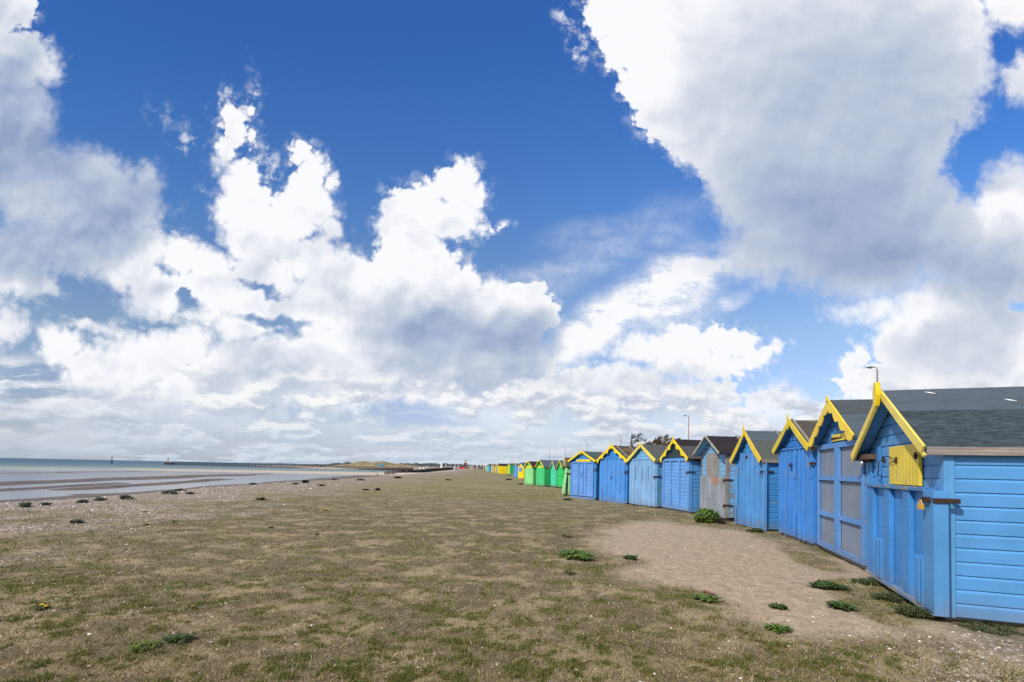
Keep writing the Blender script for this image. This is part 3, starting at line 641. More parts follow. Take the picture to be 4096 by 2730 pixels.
# 10 light green, doors ajar, seen side-on --------------------------------------------------
m10 = paint((.30, .70, .30), 'x', .02); 
h10 = hut('beach_hut', (3.35, 30.1), 88, 2.0, 2.9, 1.72, 2.27, 'light green beach hut seen side-on beside the blue huts, door leaning open', m10, paint((.70, .62, .2), 'y', .02), FELT_L, o=.2, e=.1, base=.07, wb=.09, finial=False, battens=(.15,), fascia=FELT_K, group=G)
mb = MB(); mb.hexa([(-.28, -.05, .08), (-.24, -.05, .08), (-.24, 1.8, .08), (-.28, 1.8, .08), (-.07, -.05, 1.65), (-.03, -.05, 1.65), (-.03, 1.8, 1.65), (-.07, 1.8, 1.65)]); dd = mb.build('door', m10, h10)
mb = MB(); mb.box(-.15, .2, -.09, -.04, 1.28, 1.34); mb.build('hasp', iron, h10)
# small green huts, then the far group ---------------------------------------------------------
def small(P, th, W, ze, zr, label, wallc, bargec, roofm, doorc=None, style='plain', lobes=6, strips=4, D=2.4, wb=.09, vent=None, window=None, slats='v', split=False, doorw=None, o=.14):
    wm = paint(wallc, 'x', .0); bm_ = paint(bargec, 'y', .0) if bargec else None; dc = paint(scl(doorc, .9) if doorc else scl(wallc, 1.1), 'z', .0)
    h = hut('beach_hut', P, th, W, D, ze, zr, label, wm, bm_, roofm, o=o, e=.08, base=.05, wb=wb, style=style, lobes=lobes, finial=False, plinth=False, group=G, pitch=.15)
    zt = ze - .04; a, b = (.05, W - .05) if not doorw else (W / 2 - doorw / 2, W / 2 + doorw / 2)
    mb = MB(); mb.box(-.045, -.018, a, b, .05, zt); d = mb.build('door', dc, h)
    for k in range(strips):
        y = a + (b - a) * (k + .5) / strips; mb = MB(); mb.box(-.08, -.046, y - (b - a) / strips * .2, y + (b - a) / strips * .2, .04, zt); mb.build('cover_strip', dc, d)
    if split: mb = MB(); mb.box(-.1, -.081, a, b, zt * .62, zt * .62 + .07); mb.build('rail', dc, d)
    if vent: mb = MB(); mb.box(-.07, -.046, W * .2, W * .8, zt - .01, zt + .14); mb.build('vent', paint((.82, .60, .005), 'y', 0.), h)
    if window: mb = MB(); mb.box(-.10, -.081, W * .22, W * .78, zt * .6, zt * .93); mb.build('shutter', paint(window, 'z', 0.), h)
    return h
YB = (.80, .60, .01)
small((4.28, 42.4), 100, 1.6, 1.66, 2.30, 'vivid green hut with split upright boards beside the side-on light green one', (.03, .52, .14), (.78, .55, .03), FELT_G, style='plain', split=True, strips=4)
small((3.83, 43.95), 102, 1.55, 1.56, 2.25, 'turquoise beach hut with cream toothed gable edge', (.08, .58, .38), (.62, .55, .30), FELT_A, style='teeth', lobes=9, strips=5)
small((2.95, 45.4), 110, 1.9, 1.70, 2.36, 'emerald green beach hut with a long grey roof and toothed yellow gable', (.03, .36, .12), YB, FELT_A, style='teeth', lobes=8, doorc=(.07, .60, .22), vent=True, strips=2, D=2.9)
small((2.02, 47.4), 113, 1.85, 1.66, 2.23, 'lime green beach hut with a yellow board over its doors and purple-black roof', (.15, .55, .18), YB, FELT_P, style='wave', lobes=5, doorc=(.28, .74, .30), vent=True, strips=3)
small((1.77, 75.0), 114, 1.9, 1.86, 2.42, 'yellow beach hut with blue square shutter and blue gable edge', (.82, .60, .01), (.10, .30, .70), FELT_A, window=(.10, .28, .62), strips=4)
small((.91, 83.8), 104, 1.9, 1.98, 2.30, 'narrow blue beach hut tucked left of the blue-shuttered yellow hut', (.10, .30, .72), (.5, .5, .2), FELT_G, strips=4)
small((-.31, 127.), 112, 1.9, 2.34, 2.74, 'green far beach hut with open yellow door', (.05, .45, .16), (.6, .6, .1), FELT_G, doorc=(.80, .62, .01), doorw=.8, strips=1, D=3.2)
small((-3.15, 131.), 97, 1.8, 2.12, 2.66, 'plain yellow hut under a purple roof with its broad side to the camera', (.84, .64, .005), None, FELT_P, D=2.5, strips=2)
small((-3.96, 147.4), 113, 1.9, 2.02, 2.50, 'yellow beach hut with narrow blue door, right one of the far pair', (.80, .60, .02), (.65, .62, .25), FELT_P, doorc=(.10, .26, .62), doorw=.8, strips=1)
small((-5.2, 152.), 116, 1.9, 2.02, 2.50, 'yellow beach hut with narrow blue door, left one of the far pair', (.80, .60, .02), (.65, .62, .25), FELT_P, doorc=(.10, .26, .62), doorw=.8, strips=1)
small((-7.6, 176.), 108, 1.9, 2.2, 2.75, 'small sky blue beach hut far off behind the yellow pair', (.10, .36, .58), (.1, .3, .5), FELT_P, strips=3)
small((-8.6, 184.), 106, 1.9, 2.0, 2.35, 'pale mint green beach hut, farthest of the row', (.25, .58, .30), None, FELT_P, strips=3)
#PART3
# ------------------------------------------------------------------ terrain
def vnoise(x, y, seed=0):
    xi = np.floor(x).astype(np.int64); yi = np.floor(y).astype(np.int64); fx = x - xi; fy = y - yi
    fx = fx * fx * (3 - 2 * fx); fy = fy * fy * (3 - 2 * fy)
    def h(a, b):
        n = (a * 374761393 + b * 668265263 + seed * 982451653) & 0x7fffffff
        n = ((n ^ (n >> 13)) * 1274126177) & 0x7fffffff
        return ((n ^ (n >> 16)) & 0xffff) / 65535.
    return (h(xi, yi) * (1 - fx) + h(xi + 1, yi) * fx) * (1 - fy) + (h(xi, yi + 1) * (1 - fx) + h(xi + 1, yi + 1) * fx) * fy
def fbm(x, y, o=4, seed=0, g=.5):
    r = 0; a = 1; t = 0
    for k in range(o): r = r + a * vnoise(x * 2 ** k, y * 2 ** k, seed + k * 17); t += a; a *= g
    return r / t
def sst(v, a, b): t = np.clip((v - a) / (b - a), 0, 1); return t * t * (3 - 2 * t)
def crest(y): return -19 - np.clip(y - 60, 0, 160) * .03 - np.clip(y - 220, 0, 5000) * .085
WATER = -3.5
def bars(x, y):
    r = 0
    def seg(x0, y0, x1, y1, w, h, sd_):
        dx, dy = x1 - x0, y1 - y0; L = math.hypot(dx, dy); t = ((x - x0) * dx + (y - y0) * dy) / L / L
        d = ((x - x0) * -dy + (y - y0) * dx) / L
        wob = (fbm(x / 14, y / 14, 3, sd_) - .5) * 1.2
        return h * np.exp(-(d / w + wob) ** 2) * sst(t, -.12, .08) * (1 - sst(t, .92, 1.12))
    r = seg(-96, 62, -112, 215, 8, .75, 3)
    r = np.maximum(r, seg(-76, 60, -84, 112, 2.4, .72, 5)); r = np.maximum(r, seg(-73, 84, -84, 150, 3.0, .72, 8))
    r = np.maximum(r, seg(-100, 120, -113, 240, 2.0, .75, 9)); r = np.maximum(r, seg(-150, 80, -175, 260, 5, .6, 21))
    return r
def height(x, y):
    d = crest(y) + (fbm(x / 9, y / 9, 2, 77) - .5) * 2.2 - x
    land = (fbm(x / 5., y / 5., 3, 1) - .5) * .12 * sst(np.hypot(x - 5, y - 12), 0, 14) + (fbm(x / .55, y / .55, 3, 4) - .5) * .05 + (fbm(x / .2, y / .2, 3, 14, .6) - .5) * .035 + (fbm(x / .16, y / .16, 2, 9) - .5) * .014
    land = land * np.clip(1.4 - np.hypot(x, y) / 90, .25, 1)
    beach = np.interp(d, [-3, 0, 6, 14, 28, 41, 56, 75, 400, 4000], [0, -.12, -1.9, -2.5, -3.1, -3.5, -3.72, -3.8, -4.2, -9])
    beach = beach + np.clip((y - 70) / 130, 0, 1) * .10 * sst(d, 20, 50)
    beach = beach + bars(x, y) * .66 + (fbm(x / 7, y / 18, 3, 31) - .5) * .10 * sst(d, 14, 40)
    spit = .75 * np.exp(-((y - 303) / 34) ** 2) * sst(x, -330, -120) * sst(d, 8, 30)
    chan = -.5 * np.exp(-((y - 440) / 60) ** 2) * sst(x, -700, -300) * sst(d, 8, 30)
    farb = sst(y, 560, 650) * sst(x, -290, -210) * 2.1 * sst(d, 5, 40) + sst(y, 655, 720) * sst(x, -420, -300) * 2.6 * sst(d, 5, 40)
    beach = beach + spit + chan + farb
    k = sst(d, -2.5, 1.5)
    return land * (1 - k) + beach * k + land * k * .35
def clumps(x, y):
    dist = np.hypot(x, y)
    a = fbm(x / .135, y / .135, 4, 41, .64); b = fbm(x / 1.3, y / 1.3, 3, 42)
    return a * .84 + b * .16
def masks(x, y):
    """bare sand, shingle and green turf amounts of the land"""
    w = (fbm(x / 1.1, y / 1.1, 4, 50) - .5) * .9
    def ell(cx, cy, rx, ry, a):
        c, s_ = math.cos(a), math.sin(a); u = ((x - cx) * c + (y - cy) * s_) / rx; v = (-(x - cx) * s_ + (y - cy) * c) / ry
        return 1 - np.hypot(u, v)
    e = np.maximum.reduce([ell(3.9, 11.6, 2.3, 5.0, -.22), ell(3.5, 7.7, 1.9, 2.4, .25), ell(4.9, 9.4, 1.6, 2.6, 0), ell(3.4, 5.6, 1.4, 1.3, 0) * .5])
    sand = sst(e + w * .6, -.04, .36)
    strip = sst(np.maximum(ell(4.56, 6.5, .50, 1.6, -.37), ell(5.55, 9.6, .45, 1.7, -.25) * .8) + w * .5, .0, .35); sand = sand * (1 - strip * .85)
    d = x - crest(y)
    sh = sst(d + w * 6 + (fbm(x / 1.3, y / 1.6, 4, 60) - .5) * 13, 12.5, 2.0)      # 1 at the crest, 0 inland
    sh = np.maximum(sh, .35 * sst(fbm(x / 6, y / 3.5, 3, 66) + (y > 60) * .03, .6, .72) * sst(y, 14, 40))
    sh = np.maximum(sh, .30 * sst(ell(5.0, 4.2, 2.6, 1.5, .3) + w * .4, .0, .5))
    g = clumps(x, y)
    green = sst(g + strip * .06, .525, .61) * (1 - sand * .93) * (1 - sh * .8)
    return sand, sh, green
def graded(stops):
    out = []
    for (a, b, st0, st1) in stops:
        p = a
        while p < b:
            out.append(p); k = (p - a) / (b - a); p += st0 * (st1 / st0) ** k
    out.append(stops[-1][1]); return np.array(out)
ys = graded([(-12, 2, 1.2, .12), (2, 16, .05, .13), (16, 60, .13, .7), (60, 300, .7, 4), (300, 1000, 4, 14), (1000, 9000, 14, 900)])
xp = graded([(0, 9, .06, .10), (9, 30, .10, 1.5), (30, 400, 1.5, 30), (400, 6000, 30, 900)])
xn = graded([(0, 8, .06, .08), (8, 24, .08, .25), (24, 120, .25, 1.8), (120, 600, 1.8, 14), (600, 7000, 14, 900)])
xs = np.concatenate([-xn[::-1], xp[1:]])
X, Y = np.meshgrid(xs, ys); Z = height(X, Y)
def gridmesh(name, X, Y, Z, mat, attrs):
    ny, nx = X.shape; me = bpy.data.meshes.new(name)
    co = np.stack([X, Y, Z], -1).reshape(-1, 3).astype(np.float32)
    idx = np.arange(nx * ny).reshape(ny, nx)
    q = np.stack([idx[:-1, :-1], idx[:-1, 1:], idx[1:, 1:], idx[1:, :-1]], -1).reshape(-1, 4)
    me.vertices.add(len(co)); me.vertices.foreach_set('co', co.ravel())
    me.loops.add(q.size); me.loops.foreach_set('vertex_index', q.ravel().astype(np.int32))
    me.polygons.add(len(q)); me.polygons.foreach_set('loop_start', np.arange(0, q.size, 4, dtype=np.int32))
    me.update(calc_edges=True)
    me.polygons.foreach_set('use_smooth', np.ones(len(q), bool))
    for k, v in attrs.items():
        a = me.attributes.new(k, 'FLOAT', 'POINT'); a.data.foreach_set('value', v.ravel().astype(np.float32))
    me.materials.append(mat); o = bpy.data.objects.new(name, me); col.objects.link(o); return o
gm, T = newmat('beach_ground'); geo = T.n('ShaderNodeNewGeometry').outputs['Position']
def att(k): return T.n('ShaderNodeAttribute', attribute_name=k).outputs['Fac']
a_s, a_h, a_g = att('sand'), att('shingle'), att('turf')
flat = T.mapv(geo, scale=(1, 1, .3))
f1 = T.noise(flat, 38, 6, .7); f2 = T.noise(flat, 7, 6, .65); f3 = T.noise(flat, 1.3, 5, .6); f4 = T.noise(flat, .13, 4, .6)
straw = T.mix(T.sm(f2, .35, .65), (.15, .12, .062), (.275, .22, .125)); straw = T.mix(T.sm(f1, .35, .68), scl((.15, .115, .065), .5), straw)  # fine dark speckles in the colour suggest shade of micro-relief
straw = T.mix(T.m('MULTIPLY', T.sm(f3, .45, .62), .6), straw, (.40, .305, .19))
green = T.mix(T.sm(f1, .3, .7), (.075, .08, .018), (.17, .165, .05))
pdist = T.n('ShaderNodeVectorMath', operation='LENGTH', i={0: geo}).outputs['Value']
farg = T.mix(T.sm(f4, .40, .58), (.235, .19, .10), (.17, .16, .055)); farg = T.mix(T.m('MULTIPLY', T.sm(f3, .5, .7), .5), farg, (.30, .235, .145))
turf = T.mix(T.sm(pdist, 14., 38., 0., .8), straw, farg)
turf = T.mix(T.m('MULTIPLY', a_g, T.sm(pdist, 15., 60., .75, .35)), turf, green)
# coarse sand: grains, paler and browner drifts
sandc = T.mix(T.sm(f2, .3, .7), (.34, .26, .175), (.53, .415, .30)); sandc = T.mix(T.sm(f1, .35, .7, .45, 0.), sandc, (.14, .10, .07))
turf = T.mix(T.sm(T.noise(flat, 16, 5, .75), .56, .68, 0., .5), turf, (.075, .06, .035)); turf = T.mix(T.sm(T.noise(T.mapv(geo, loc=(7, 3, 0), scale=(1, 1, .3)), 24, 4, .75), .60, .70, 0., .55), turf, (.42, .36, .28))
base = T.mix(T.m('MULTIPLY', a_s, T.sm(f1, .2, .45, .7, 1.)), turf, sandc)
# shingle: each stone its own tone
vo = T.n('ShaderNodeTexVoronoi', feature='F1', i={'Vector': T.mapv(geo, scale=(1, 1, .4)), 'Scale': 22.}); vo2 = T.n('ShaderNodeTexVoronoi', feature='F1', i={'Vector': flat, 'Scale': 6.})
sc = T.n('ShaderNodeValToRGB'); T.l(T.n('ShaderNodeSeparateColor', i={0: vo.outputs['Color']}).outputs[0], sc.inputs[0])
for p_, c_ in ((.0, (.05, .038, .028, 1)), (.35, (.13, .092, .065, 1)), (.62, (.22, .16, .115, 1)), (.85, (.33, .25, .19, 1)), (1., (.54, .46, .39, 1))):
    if p_ in (0., 1.): e = sc.color_ramp.elements[int(p_)]; e.color = c_
    else: e = sc.color_ramp.elements.new(p_); e.color = c_
sf = T.n('ShaderNodeSeparateColor', i={0: vo2.outputs['Color']}).outputs[0]
shc = T.mix(T.sm(pdist, 14., 50., 0., .6), sc.outputs[0], T.mix(sf, (.17, .13, .09), (.42, .33, .26)))
shc = T.mix(T.sm(vo.outputs['Distance'], .4, .75, 0., .6), shc, (.06, .045, .035))
base = T.mix(T.m('MULTIPLY', a_h, T.sm(f2, .25, .5, .5, 1.)), base, shc)
# wet sand below the shingle
zz = T.n('ShaderNodeSeparateXYZ', i={0: geo}).outputs[2]
wet = T.sm(zz, -1.55, -1.95, 0., 1.); soak = T.sm(T.m('ADD', zz, T.m('MULTIPLY', f4, .25)), -2.7, -3.35, 0., 1.)
bs = T.mix(T.sm(T.noise(T.mapv(geo, scale=(1.2, .22, 1)), .5, 5, .6), .35, .65), (.185, .135, .105), (.25, .19, .15))
yy = T.n('ShaderNodeSeparateXYZ', i={0: geo}).outputs[1]
bs = T.mix(soak, bs, (.115, .085, .075)); bs = T.mix(T.m('MULTIPLY', T.sm(yy, 235., 270.), .9), bs, (.50, .42, .33))
weed = T.m('MULTIPLY', T.sm(T.noise(T.mapv(geo, scale=(1, .3, 1)), .55, 5, .7), .47, .6), T.m('MULTIPLY', T.sm(zz, -3.47, -3.3), T.sm(yy, 235., 200.)))
weed = T.m('MULTIPLY', weed, T.sm(zz, -2.9, -3.15)); bs = T.mix(T.m('MULTIPLY', weed, .85), bs, (.035, .042, .02))
base = T.mix(wet, base, bs)
rough = T.m('SUBTRACT', .95, T.m('MULTIPLY', T.m('MULTIPLY', wet, soak), .35))
h_ = T.m('ADD', T.m('MULTIPLY', f1, .5), T.m('MULTIPLY', T.m('SUBTRACT', 1., vo.outputs['Distance']), T.m('MULTIPLY', a_h, 1.2)))
pbr(T, base, rough, h_, T.sm(wet, 0, 1, .8, .05), .02, .3)
sa, shi, gr = masks(X, Y)
ground = gridmesh('ground', X, Y, Z, gm, {'sand': sa, 'shingle': shi, 'turf': gr}); tag(ground, kind='structure')

# sea ----------------------------------------------------------------------------
wm_, T = newmat('sea_water'); geo = T.n('ShaderNodeNewGeometry').outputs['Position']
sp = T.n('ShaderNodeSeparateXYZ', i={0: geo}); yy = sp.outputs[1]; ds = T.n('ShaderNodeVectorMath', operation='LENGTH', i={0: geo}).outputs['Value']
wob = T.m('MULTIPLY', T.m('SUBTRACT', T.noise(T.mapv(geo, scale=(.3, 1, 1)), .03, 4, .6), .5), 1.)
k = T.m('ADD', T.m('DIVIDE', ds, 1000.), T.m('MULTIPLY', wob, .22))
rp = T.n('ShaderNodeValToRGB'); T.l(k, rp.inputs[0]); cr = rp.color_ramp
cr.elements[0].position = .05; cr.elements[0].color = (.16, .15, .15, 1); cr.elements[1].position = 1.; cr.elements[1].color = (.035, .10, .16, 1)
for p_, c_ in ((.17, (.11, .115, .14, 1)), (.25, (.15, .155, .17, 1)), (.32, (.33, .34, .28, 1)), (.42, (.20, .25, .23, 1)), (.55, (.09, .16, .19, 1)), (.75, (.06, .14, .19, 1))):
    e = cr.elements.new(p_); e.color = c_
wv_ = T.noise(T.mapv(geo, scale=(.35, 1, 1), rot=(0, 0, .35)), .9, 6, .62); wv2_ = T.noise(T.mapv(geo, scale=(.12, .8, 1), rot=(0, 0, .2)), .10, 5, .6)
wc = T.mix(T.sm(wv2_, .38, .62, 0., .35), rp.outputs[0], (.06, .08, .10))
foam = T.m('MULTIPLY', T.sm(T.noise(T.mapv(geo, scale=(.10, .5, 1), rot=(0, 0, .25)), .35, 6, .7), .63, .68), T.m('MULTIPLY', T.sm(ds, 230., 290.), T.sm(ds, 520., 380.)))
wc = T.mix(T.m('MULTIPLY', foam, .85), wc, (.8, .8, .78))
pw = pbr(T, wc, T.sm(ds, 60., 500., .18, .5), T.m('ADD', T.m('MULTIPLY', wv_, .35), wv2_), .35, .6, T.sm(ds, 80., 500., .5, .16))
xs2 = np.array([-9000, -4000, -2000, -1000, -500, -300, -200, -140, -100, -70, -50, -38.]); ys2 = graded([(-60, 400, 20, 40), (400, 9000, 60, 900)])
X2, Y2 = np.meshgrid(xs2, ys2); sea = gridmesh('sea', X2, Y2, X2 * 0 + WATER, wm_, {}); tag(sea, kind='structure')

# grass blades, stones -------------------------------------------------------------
def rawmesh(name, co, faces_n, mat, colr, kind_label):
    n = len(co) // faces_n; me = bpy.data.meshes.new(name)
    me.vertices.add(len(co)); me.vertices.foreach_set('co', co.astype(np.float32).ravel())
    me.loops.add(len(co)); me.loops.foreach_set('vertex_index', np.arange(len(co), dtype=np.int32))
    me.polygons.add(n); me.polygons.foreach_set('loop_start', np.arange(0, len(co), faces_n, dtype=np.int32))
    me.update(calc_edges=True)
    ca = me.color_attributes.new('tone', 'FLOAT_COLOR', 'POINT'); ca.data.foreach_set('color', np.concatenate([colr, np.ones((len(colr), 1))], 1).astype(np.float32).ravel())
    me.materials.append(mat); o = bpy.data.objects.new(name, me); col.objects.link(o); return o
tm, T = newmat('grass_blades'); ca = T.n('ShaderNodeVertexColor', layer_name='tone').outputs[0]
p_ = T.n('ShaderNodeBsdfPrincipled', i={'Base Color': ca, 'Roughness': .7, 'Specular IOR Level': .2}); tr_ = T.n('ShaderNodeBsdfTranslucent', i={0: ca}); ms = T.n('ShaderNodeMixShader', i={0: .25, 1: p_.outputs[0], 2: tr_.outputs[0]}); T.n('ShaderNodeOutputMaterial', i={0: ms.outputs[0]})
def scatter(n, dmin, dmax, xl=1.65):
    d = dmin * (dmax / dmin) ** rng.random(n); d = 1 / (1 / dmin + (1 / dmax - 1 / dmin) * rng.random(n))
    x = (rng.random(n) * 2 - 1) * xl * d; return x, d
N = 1250000
x, y = scatter(N, 2.6, 40.)
sa_, sh_, gr_ = masks(x, y)
pr = .24 + .66 * gr_ ; pr = pr * (1 - .88 * sa_) * (1 - .75 * sh_) * (x > crest(y) + 1)
inhut = (x > 4.9 + (y - 6) * .22) & (y < 14) | (x > 7) & (y < 20)
keep = (rng.random(N) < pr) & ~((x > 4.2) & (y < 5.6) & (x > 4.2 + (5.6 - y) * 0)) & ~inhut
x, y, g_ = x[keep], y[keep], gr_[keep]; n = len(x); z = height(x, y); dd_ = y
isg = rng.random(n) < np.clip(g_ * .85 + .12, 0, 1)
tall = 1 + 1.1 * (rng.random(n) < .16)
hgt = tall * np.where(isg, .008 + .016 * rng.random(n), .005 + .018 * rng.random(n)) * (1 + dd_ / 26); wdt = (.0016 + .0016 * rng.random(n)) * (1 + dd_ / 7)
an = rng.random(n) * 2 * PI; lean = hgt * (.5 + 1.3 * rng.random(n)); la = rng.random(n) * 2 * PI
dx, dy = np.cos(an) * wdt, np.sin(an) * wdt
co = np.empty((n, 3, 3)); co[:, 0] = np.stack([x - dx, y - dy, z - .004], 1); co[:, 1] = np.stack([x + dx, y + dy, z - .004], 1); co[:, 2] = np.stack([x + np.cos(la) * lean, y + np.sin(la) * lean, z + hgt], 1)
G1 = np.array([(.11, .13, .022), (.16, .17, .035), (.20, .18, .05), (.08, .10, .03)]); S1 = np.array([(.40, .31, .17), (.30, .225, .115), (.20, .14, .07), (.46, .38, .24), (.26, .21, .08)])
cc = np.where(isg[:, None], G1[rng.integers(0, 4, n)], S1[rng.integers(0, 5, n)]) * (.75 + .5 * rng.random((n, 1)))
grass = rawmesh('grass', co.reshape(-1, 3), 3, tm, np.repeat(cc, 3, 0), ''); tag(grass, 'short sparse green and straw coloured grass on the ground', 'grass', kind='stuff')
# stones and shells: squashed octahedra
sm_, T = newmat('stones'); ca = T.n('ShaderNodeVertexColor', layer_name='tone').outputs[0]; pbr(T, ca, .8, None, 0, 0, .3)
N = 340000
x, y = scatter(N, 2.6, 60.)
sa_, sh_, gr_ = masks(x, y)
pr = .014 + .03 * sa_ * (y < 30) + .50 * sh_ ** 1.2 + .11 * sst(-x, 2, 10)
keep = (rng.random(N) < pr) & (x > crest(y) - 3) & ~((x > 4.75) & (y < 8.2) & (x > 4.75 + (y - 5.5) * .36)) & ~((x > 6.2) & (y < 22))
x, y, s1 = x[keep], y[keep], sh_[keep]; n = len(x); z = height(x, y)
r = (.004 + .010 * rng.random(n) ** 2.4 + .004 * s1) * (1 + y / 22); big = rng.random(n) < .012; r = np.where(big, r * 1.8, r); r = r * (1 + .5 * (y > 9) * s1)
O = np.array([(1, 0, 0), (0, 1, 0), (-1, 0, 0), (0, -1, 0), (0, 0, 1), (0, 0, -1)], float); TF = [(0, 1, 4), (1, 2, 4), (2, 3, 4), (3, 0, 4), (1, 0, 5), (2, 1, 5), (3, 2, 5), (0, 3, 5)]
TF = TF[:4] 
an = rng.random(n) * PI; c_, s_ = np.cos(an), np.sin(an); sx = r * (1 + .6 * rng.random(n)); sy = r * (.6 + .5 * rng.random(n)); sz = r * (.35 + .35 * rng.random(n))
V_ = O[None] * np.stack([sx, sy, sz], 1)[:, None, :]; V_ = V_ * (1 + .3 * (rng.random((n, 6, 1)) - .5))
VX = V_[..., 0] * c_[:, None] - V_[..., 1] * s_[:, None] + x[:, None]; VY = V_[..., 0] * s_[:, None] + V_[..., 1] * c_[:, None] + y[:, None]; VZ = V_[..., 2] + z[:, None] + sz[:, None] * .25
VV = np.stack([VX, VY, VZ], -1); tri = VV[:, np.array(TF)].reshape(-1, 3)
PA = np.array([(.60, .50, .43), (.80, .76, .70), (.34, .27, .21), (.24, .18, .13), (.42, .34, .27), (.12, .11, .11), (.50, .32, .18), (.32, .30, .30)])
w1 = rng.choice(8, n, p=[.16, .11, .18, .17, .18, .06, .06, .08]); cc = PA[w1] * (.75 + .4 * rng.random((n, 1)))
stones = rawmesh('pebbles', tri, 3, sm_, np.repeat(cc, 12, 0), ''); tag(stones, 'pebbles and white shell fragments scattered over the ground', 'pebbles', kind='stuff')

# low plants ---------------------------------------------------------------------------
def leafmat(c, name='leaves'):
    m, T = newmat(name); tc = T.n('ShaderNodeNewGeometry').outputs['Position']; n_ = T.noise(tc, 25, 3, .6)
    c1 = T.mix(T.sm(n_, .3, .7), scl(c, .6), scl(c, 1.35)); p = T.n('ShaderNodeBsdfPrincipled', i={'Base Color': c1, 'Roughness': .5, 'Specular IOR Level': .35}); t = T.n('ShaderNodeBsdfTranslucent', i={0: c1})
    T.n('ShaderNodeOutputMaterial', i={0: T.n('ShaderNodeMixShader', i={0: .2, 1: p.outputs[0], 2: t.outputs[0]}).outputs[0]}); return m
LG = leafmat((.10, .165, .025)); LD = leafmat((.06, .10, .022)); LK = leafmat((.09, .125, .085)); LB = leafmat((.05, .038, .028), 'dead_stems'); LR = leafmat((.19, .06, .035), 'red_leaves'); LY = leafmat((.75, .45, .01), 'yellow_petals'); LO = leafmat((.08, .10, .03))
def leaf(mb, p, d, L, w, up, mi=0):
    """one bent leaf of two quads and a tip"""
    d = Vector((math.cos(d), math.sin(d), 0)); s_ = Vector((-d.y, d.x, 0)) * w / 2; p = Vector(p)
    a = p + d * L * .35 + Vector((0, 0, up * .75)); b = p + d * L * .75 + Vector((0, 0, up)); c = p + d * L + Vector((0, 0, up * .72))
    b0 = len(mb.v); mb.v += [tuple(q) for q in (p - s_ * .3, p + s_ * .3, a + s_, a - s_, b + s_ * .85, b - s_ * .85, c)]
    for f in ((0, 1, 2, 3), (3, 2, 4, 5), (5, 4, 6)): mb.f.append(tuple(b0 + i for i in f)); mb.mi.append(mi)
def plant(name, px, py, wpx, hm, mat, label, cat='plant', nl=120, L=.10, w=.035, asp=1., flowers=0, group=None, fmat=None, xy=None, rad=None, z0=None):
    X_, Y_ = xy or at(px, py); R_ = rad or wpx / 2 / FPX * Y_
    z = float(height(np.array([X_]), np.array([Y_]))[0]) if z0 is None else z0
    root = empty(name, (X_, Y_, z)); tag(root, label, cat, group)
    mb = MB()
    rosettes = max(3, int(nl / 9))
    for k in range(rosettes):
        rr = R_ * math.sqrt(random.random()) * .85; a = random.random() * 2 * PI; cx, cy = rr * math.cos(a), rr * math.sin(a) * asp
        hh = hm * (1 - (rr / R_) ** 2 * .7)
        for j in range(9):
            leaf(mb, (cx + random.uniform(-.02, .02), cy + random.uniform(-.02, .02), hh * random.uniform(-.05, .45)), random.random() * 2 * PI, L * random.uniform(.6, 1.25), w * random.uniform(.7, 1.3), hh * random.uniform(.25, .75) + .01)
    mb.build('leaves', mat, root, recalc=False)
    if flowers:
        mb = MB()
        for k in range(flowers):
            a = random.random() * 2 * PI; rr = R_ * random.random() * .8; c = Vector((rr * math.cos(a), rr * math.sin(a), hm * random.uniform(.7, 1.2)))
            fr = .014 + Y_ * .0012
            mb.v += [tuple(c)] + [tuple(c + Vector((math.cos(q) * fr, math.sin(q) * fr, random.uniform(0, fr * .6)))) for q in [i * PI / 4 for i in range(8)]]
            b0 = len(mb.v) - 9
            for i in range(8): mb.f.append((b0, b0 + 1 + i, b0 + 1 + (i + 1) % 8)); mb.mi.append(0)
        mb.build('flowers', fmat or LY, root, recalc=False)
    return root
plant('leafy_plant', 2300, 2232, 165, .07, LG, 'large low green leafy clump left of the bare sand patch', nl=420, L=.11, w=.05, asp=1.5)
plant('leafy_plant', 2526, 2236, 66, .06, LD, 'small dark green clump alone on the upper bare sand', nl=120, L=.08, w=.035)
plant('leafy_plant', 2830, 2402, 105, .05, LG, 'green rosette with a few rust-red leaves behind it', nl=130, L=.09, w=.04)
plant('red_weed', 2822, 2378, 60, .04, LR, 'rust red dead leaves just behind a green rosette', nl=40, L=.06, w=.03)
plant('leafy_plant', 3118, 2432, 70, .05, LD, 'dark low weed right of the rust-leaved rosette', nl=110, L=.06, w=.025)
plant('leafy_plant', 3105, 2518, 80, .05, LG, 'green rosette nearest the bottom on the right-hand sand', nl=120, L=.075, w=.035)
plant('leafy_plant', 3312, 2352, 130, .09, LD, 'big dark green weed clump before the grey-panelled hut', nl=300, L=.10, w=.04)
plant('leafy_plant', 3366, 2440, 85, .07, LD, 'dark broad-leaved clump just below the biggest dark weed', nl=170, L=.085, w=.04)
plant('grass_tuft', 2270, 2150, 60, .06, LO, 'olive grass tuft above the large leafy clump', 'grass tuft', nl=110, L=.07, w=.012)
plant('grass_tuft', 2272, 2292, 66, .05, LO, 'small olive grass tuft below the large leafy clump', 'grass tuft', nl=130, L=.05, w=.010)
plant('bush', 2828, 2092, 102, .42, LG, 'bright green leafy bush at the foot of the weathered hut', 'bush', nl=900, L=.14, w=.07, asp=.8)
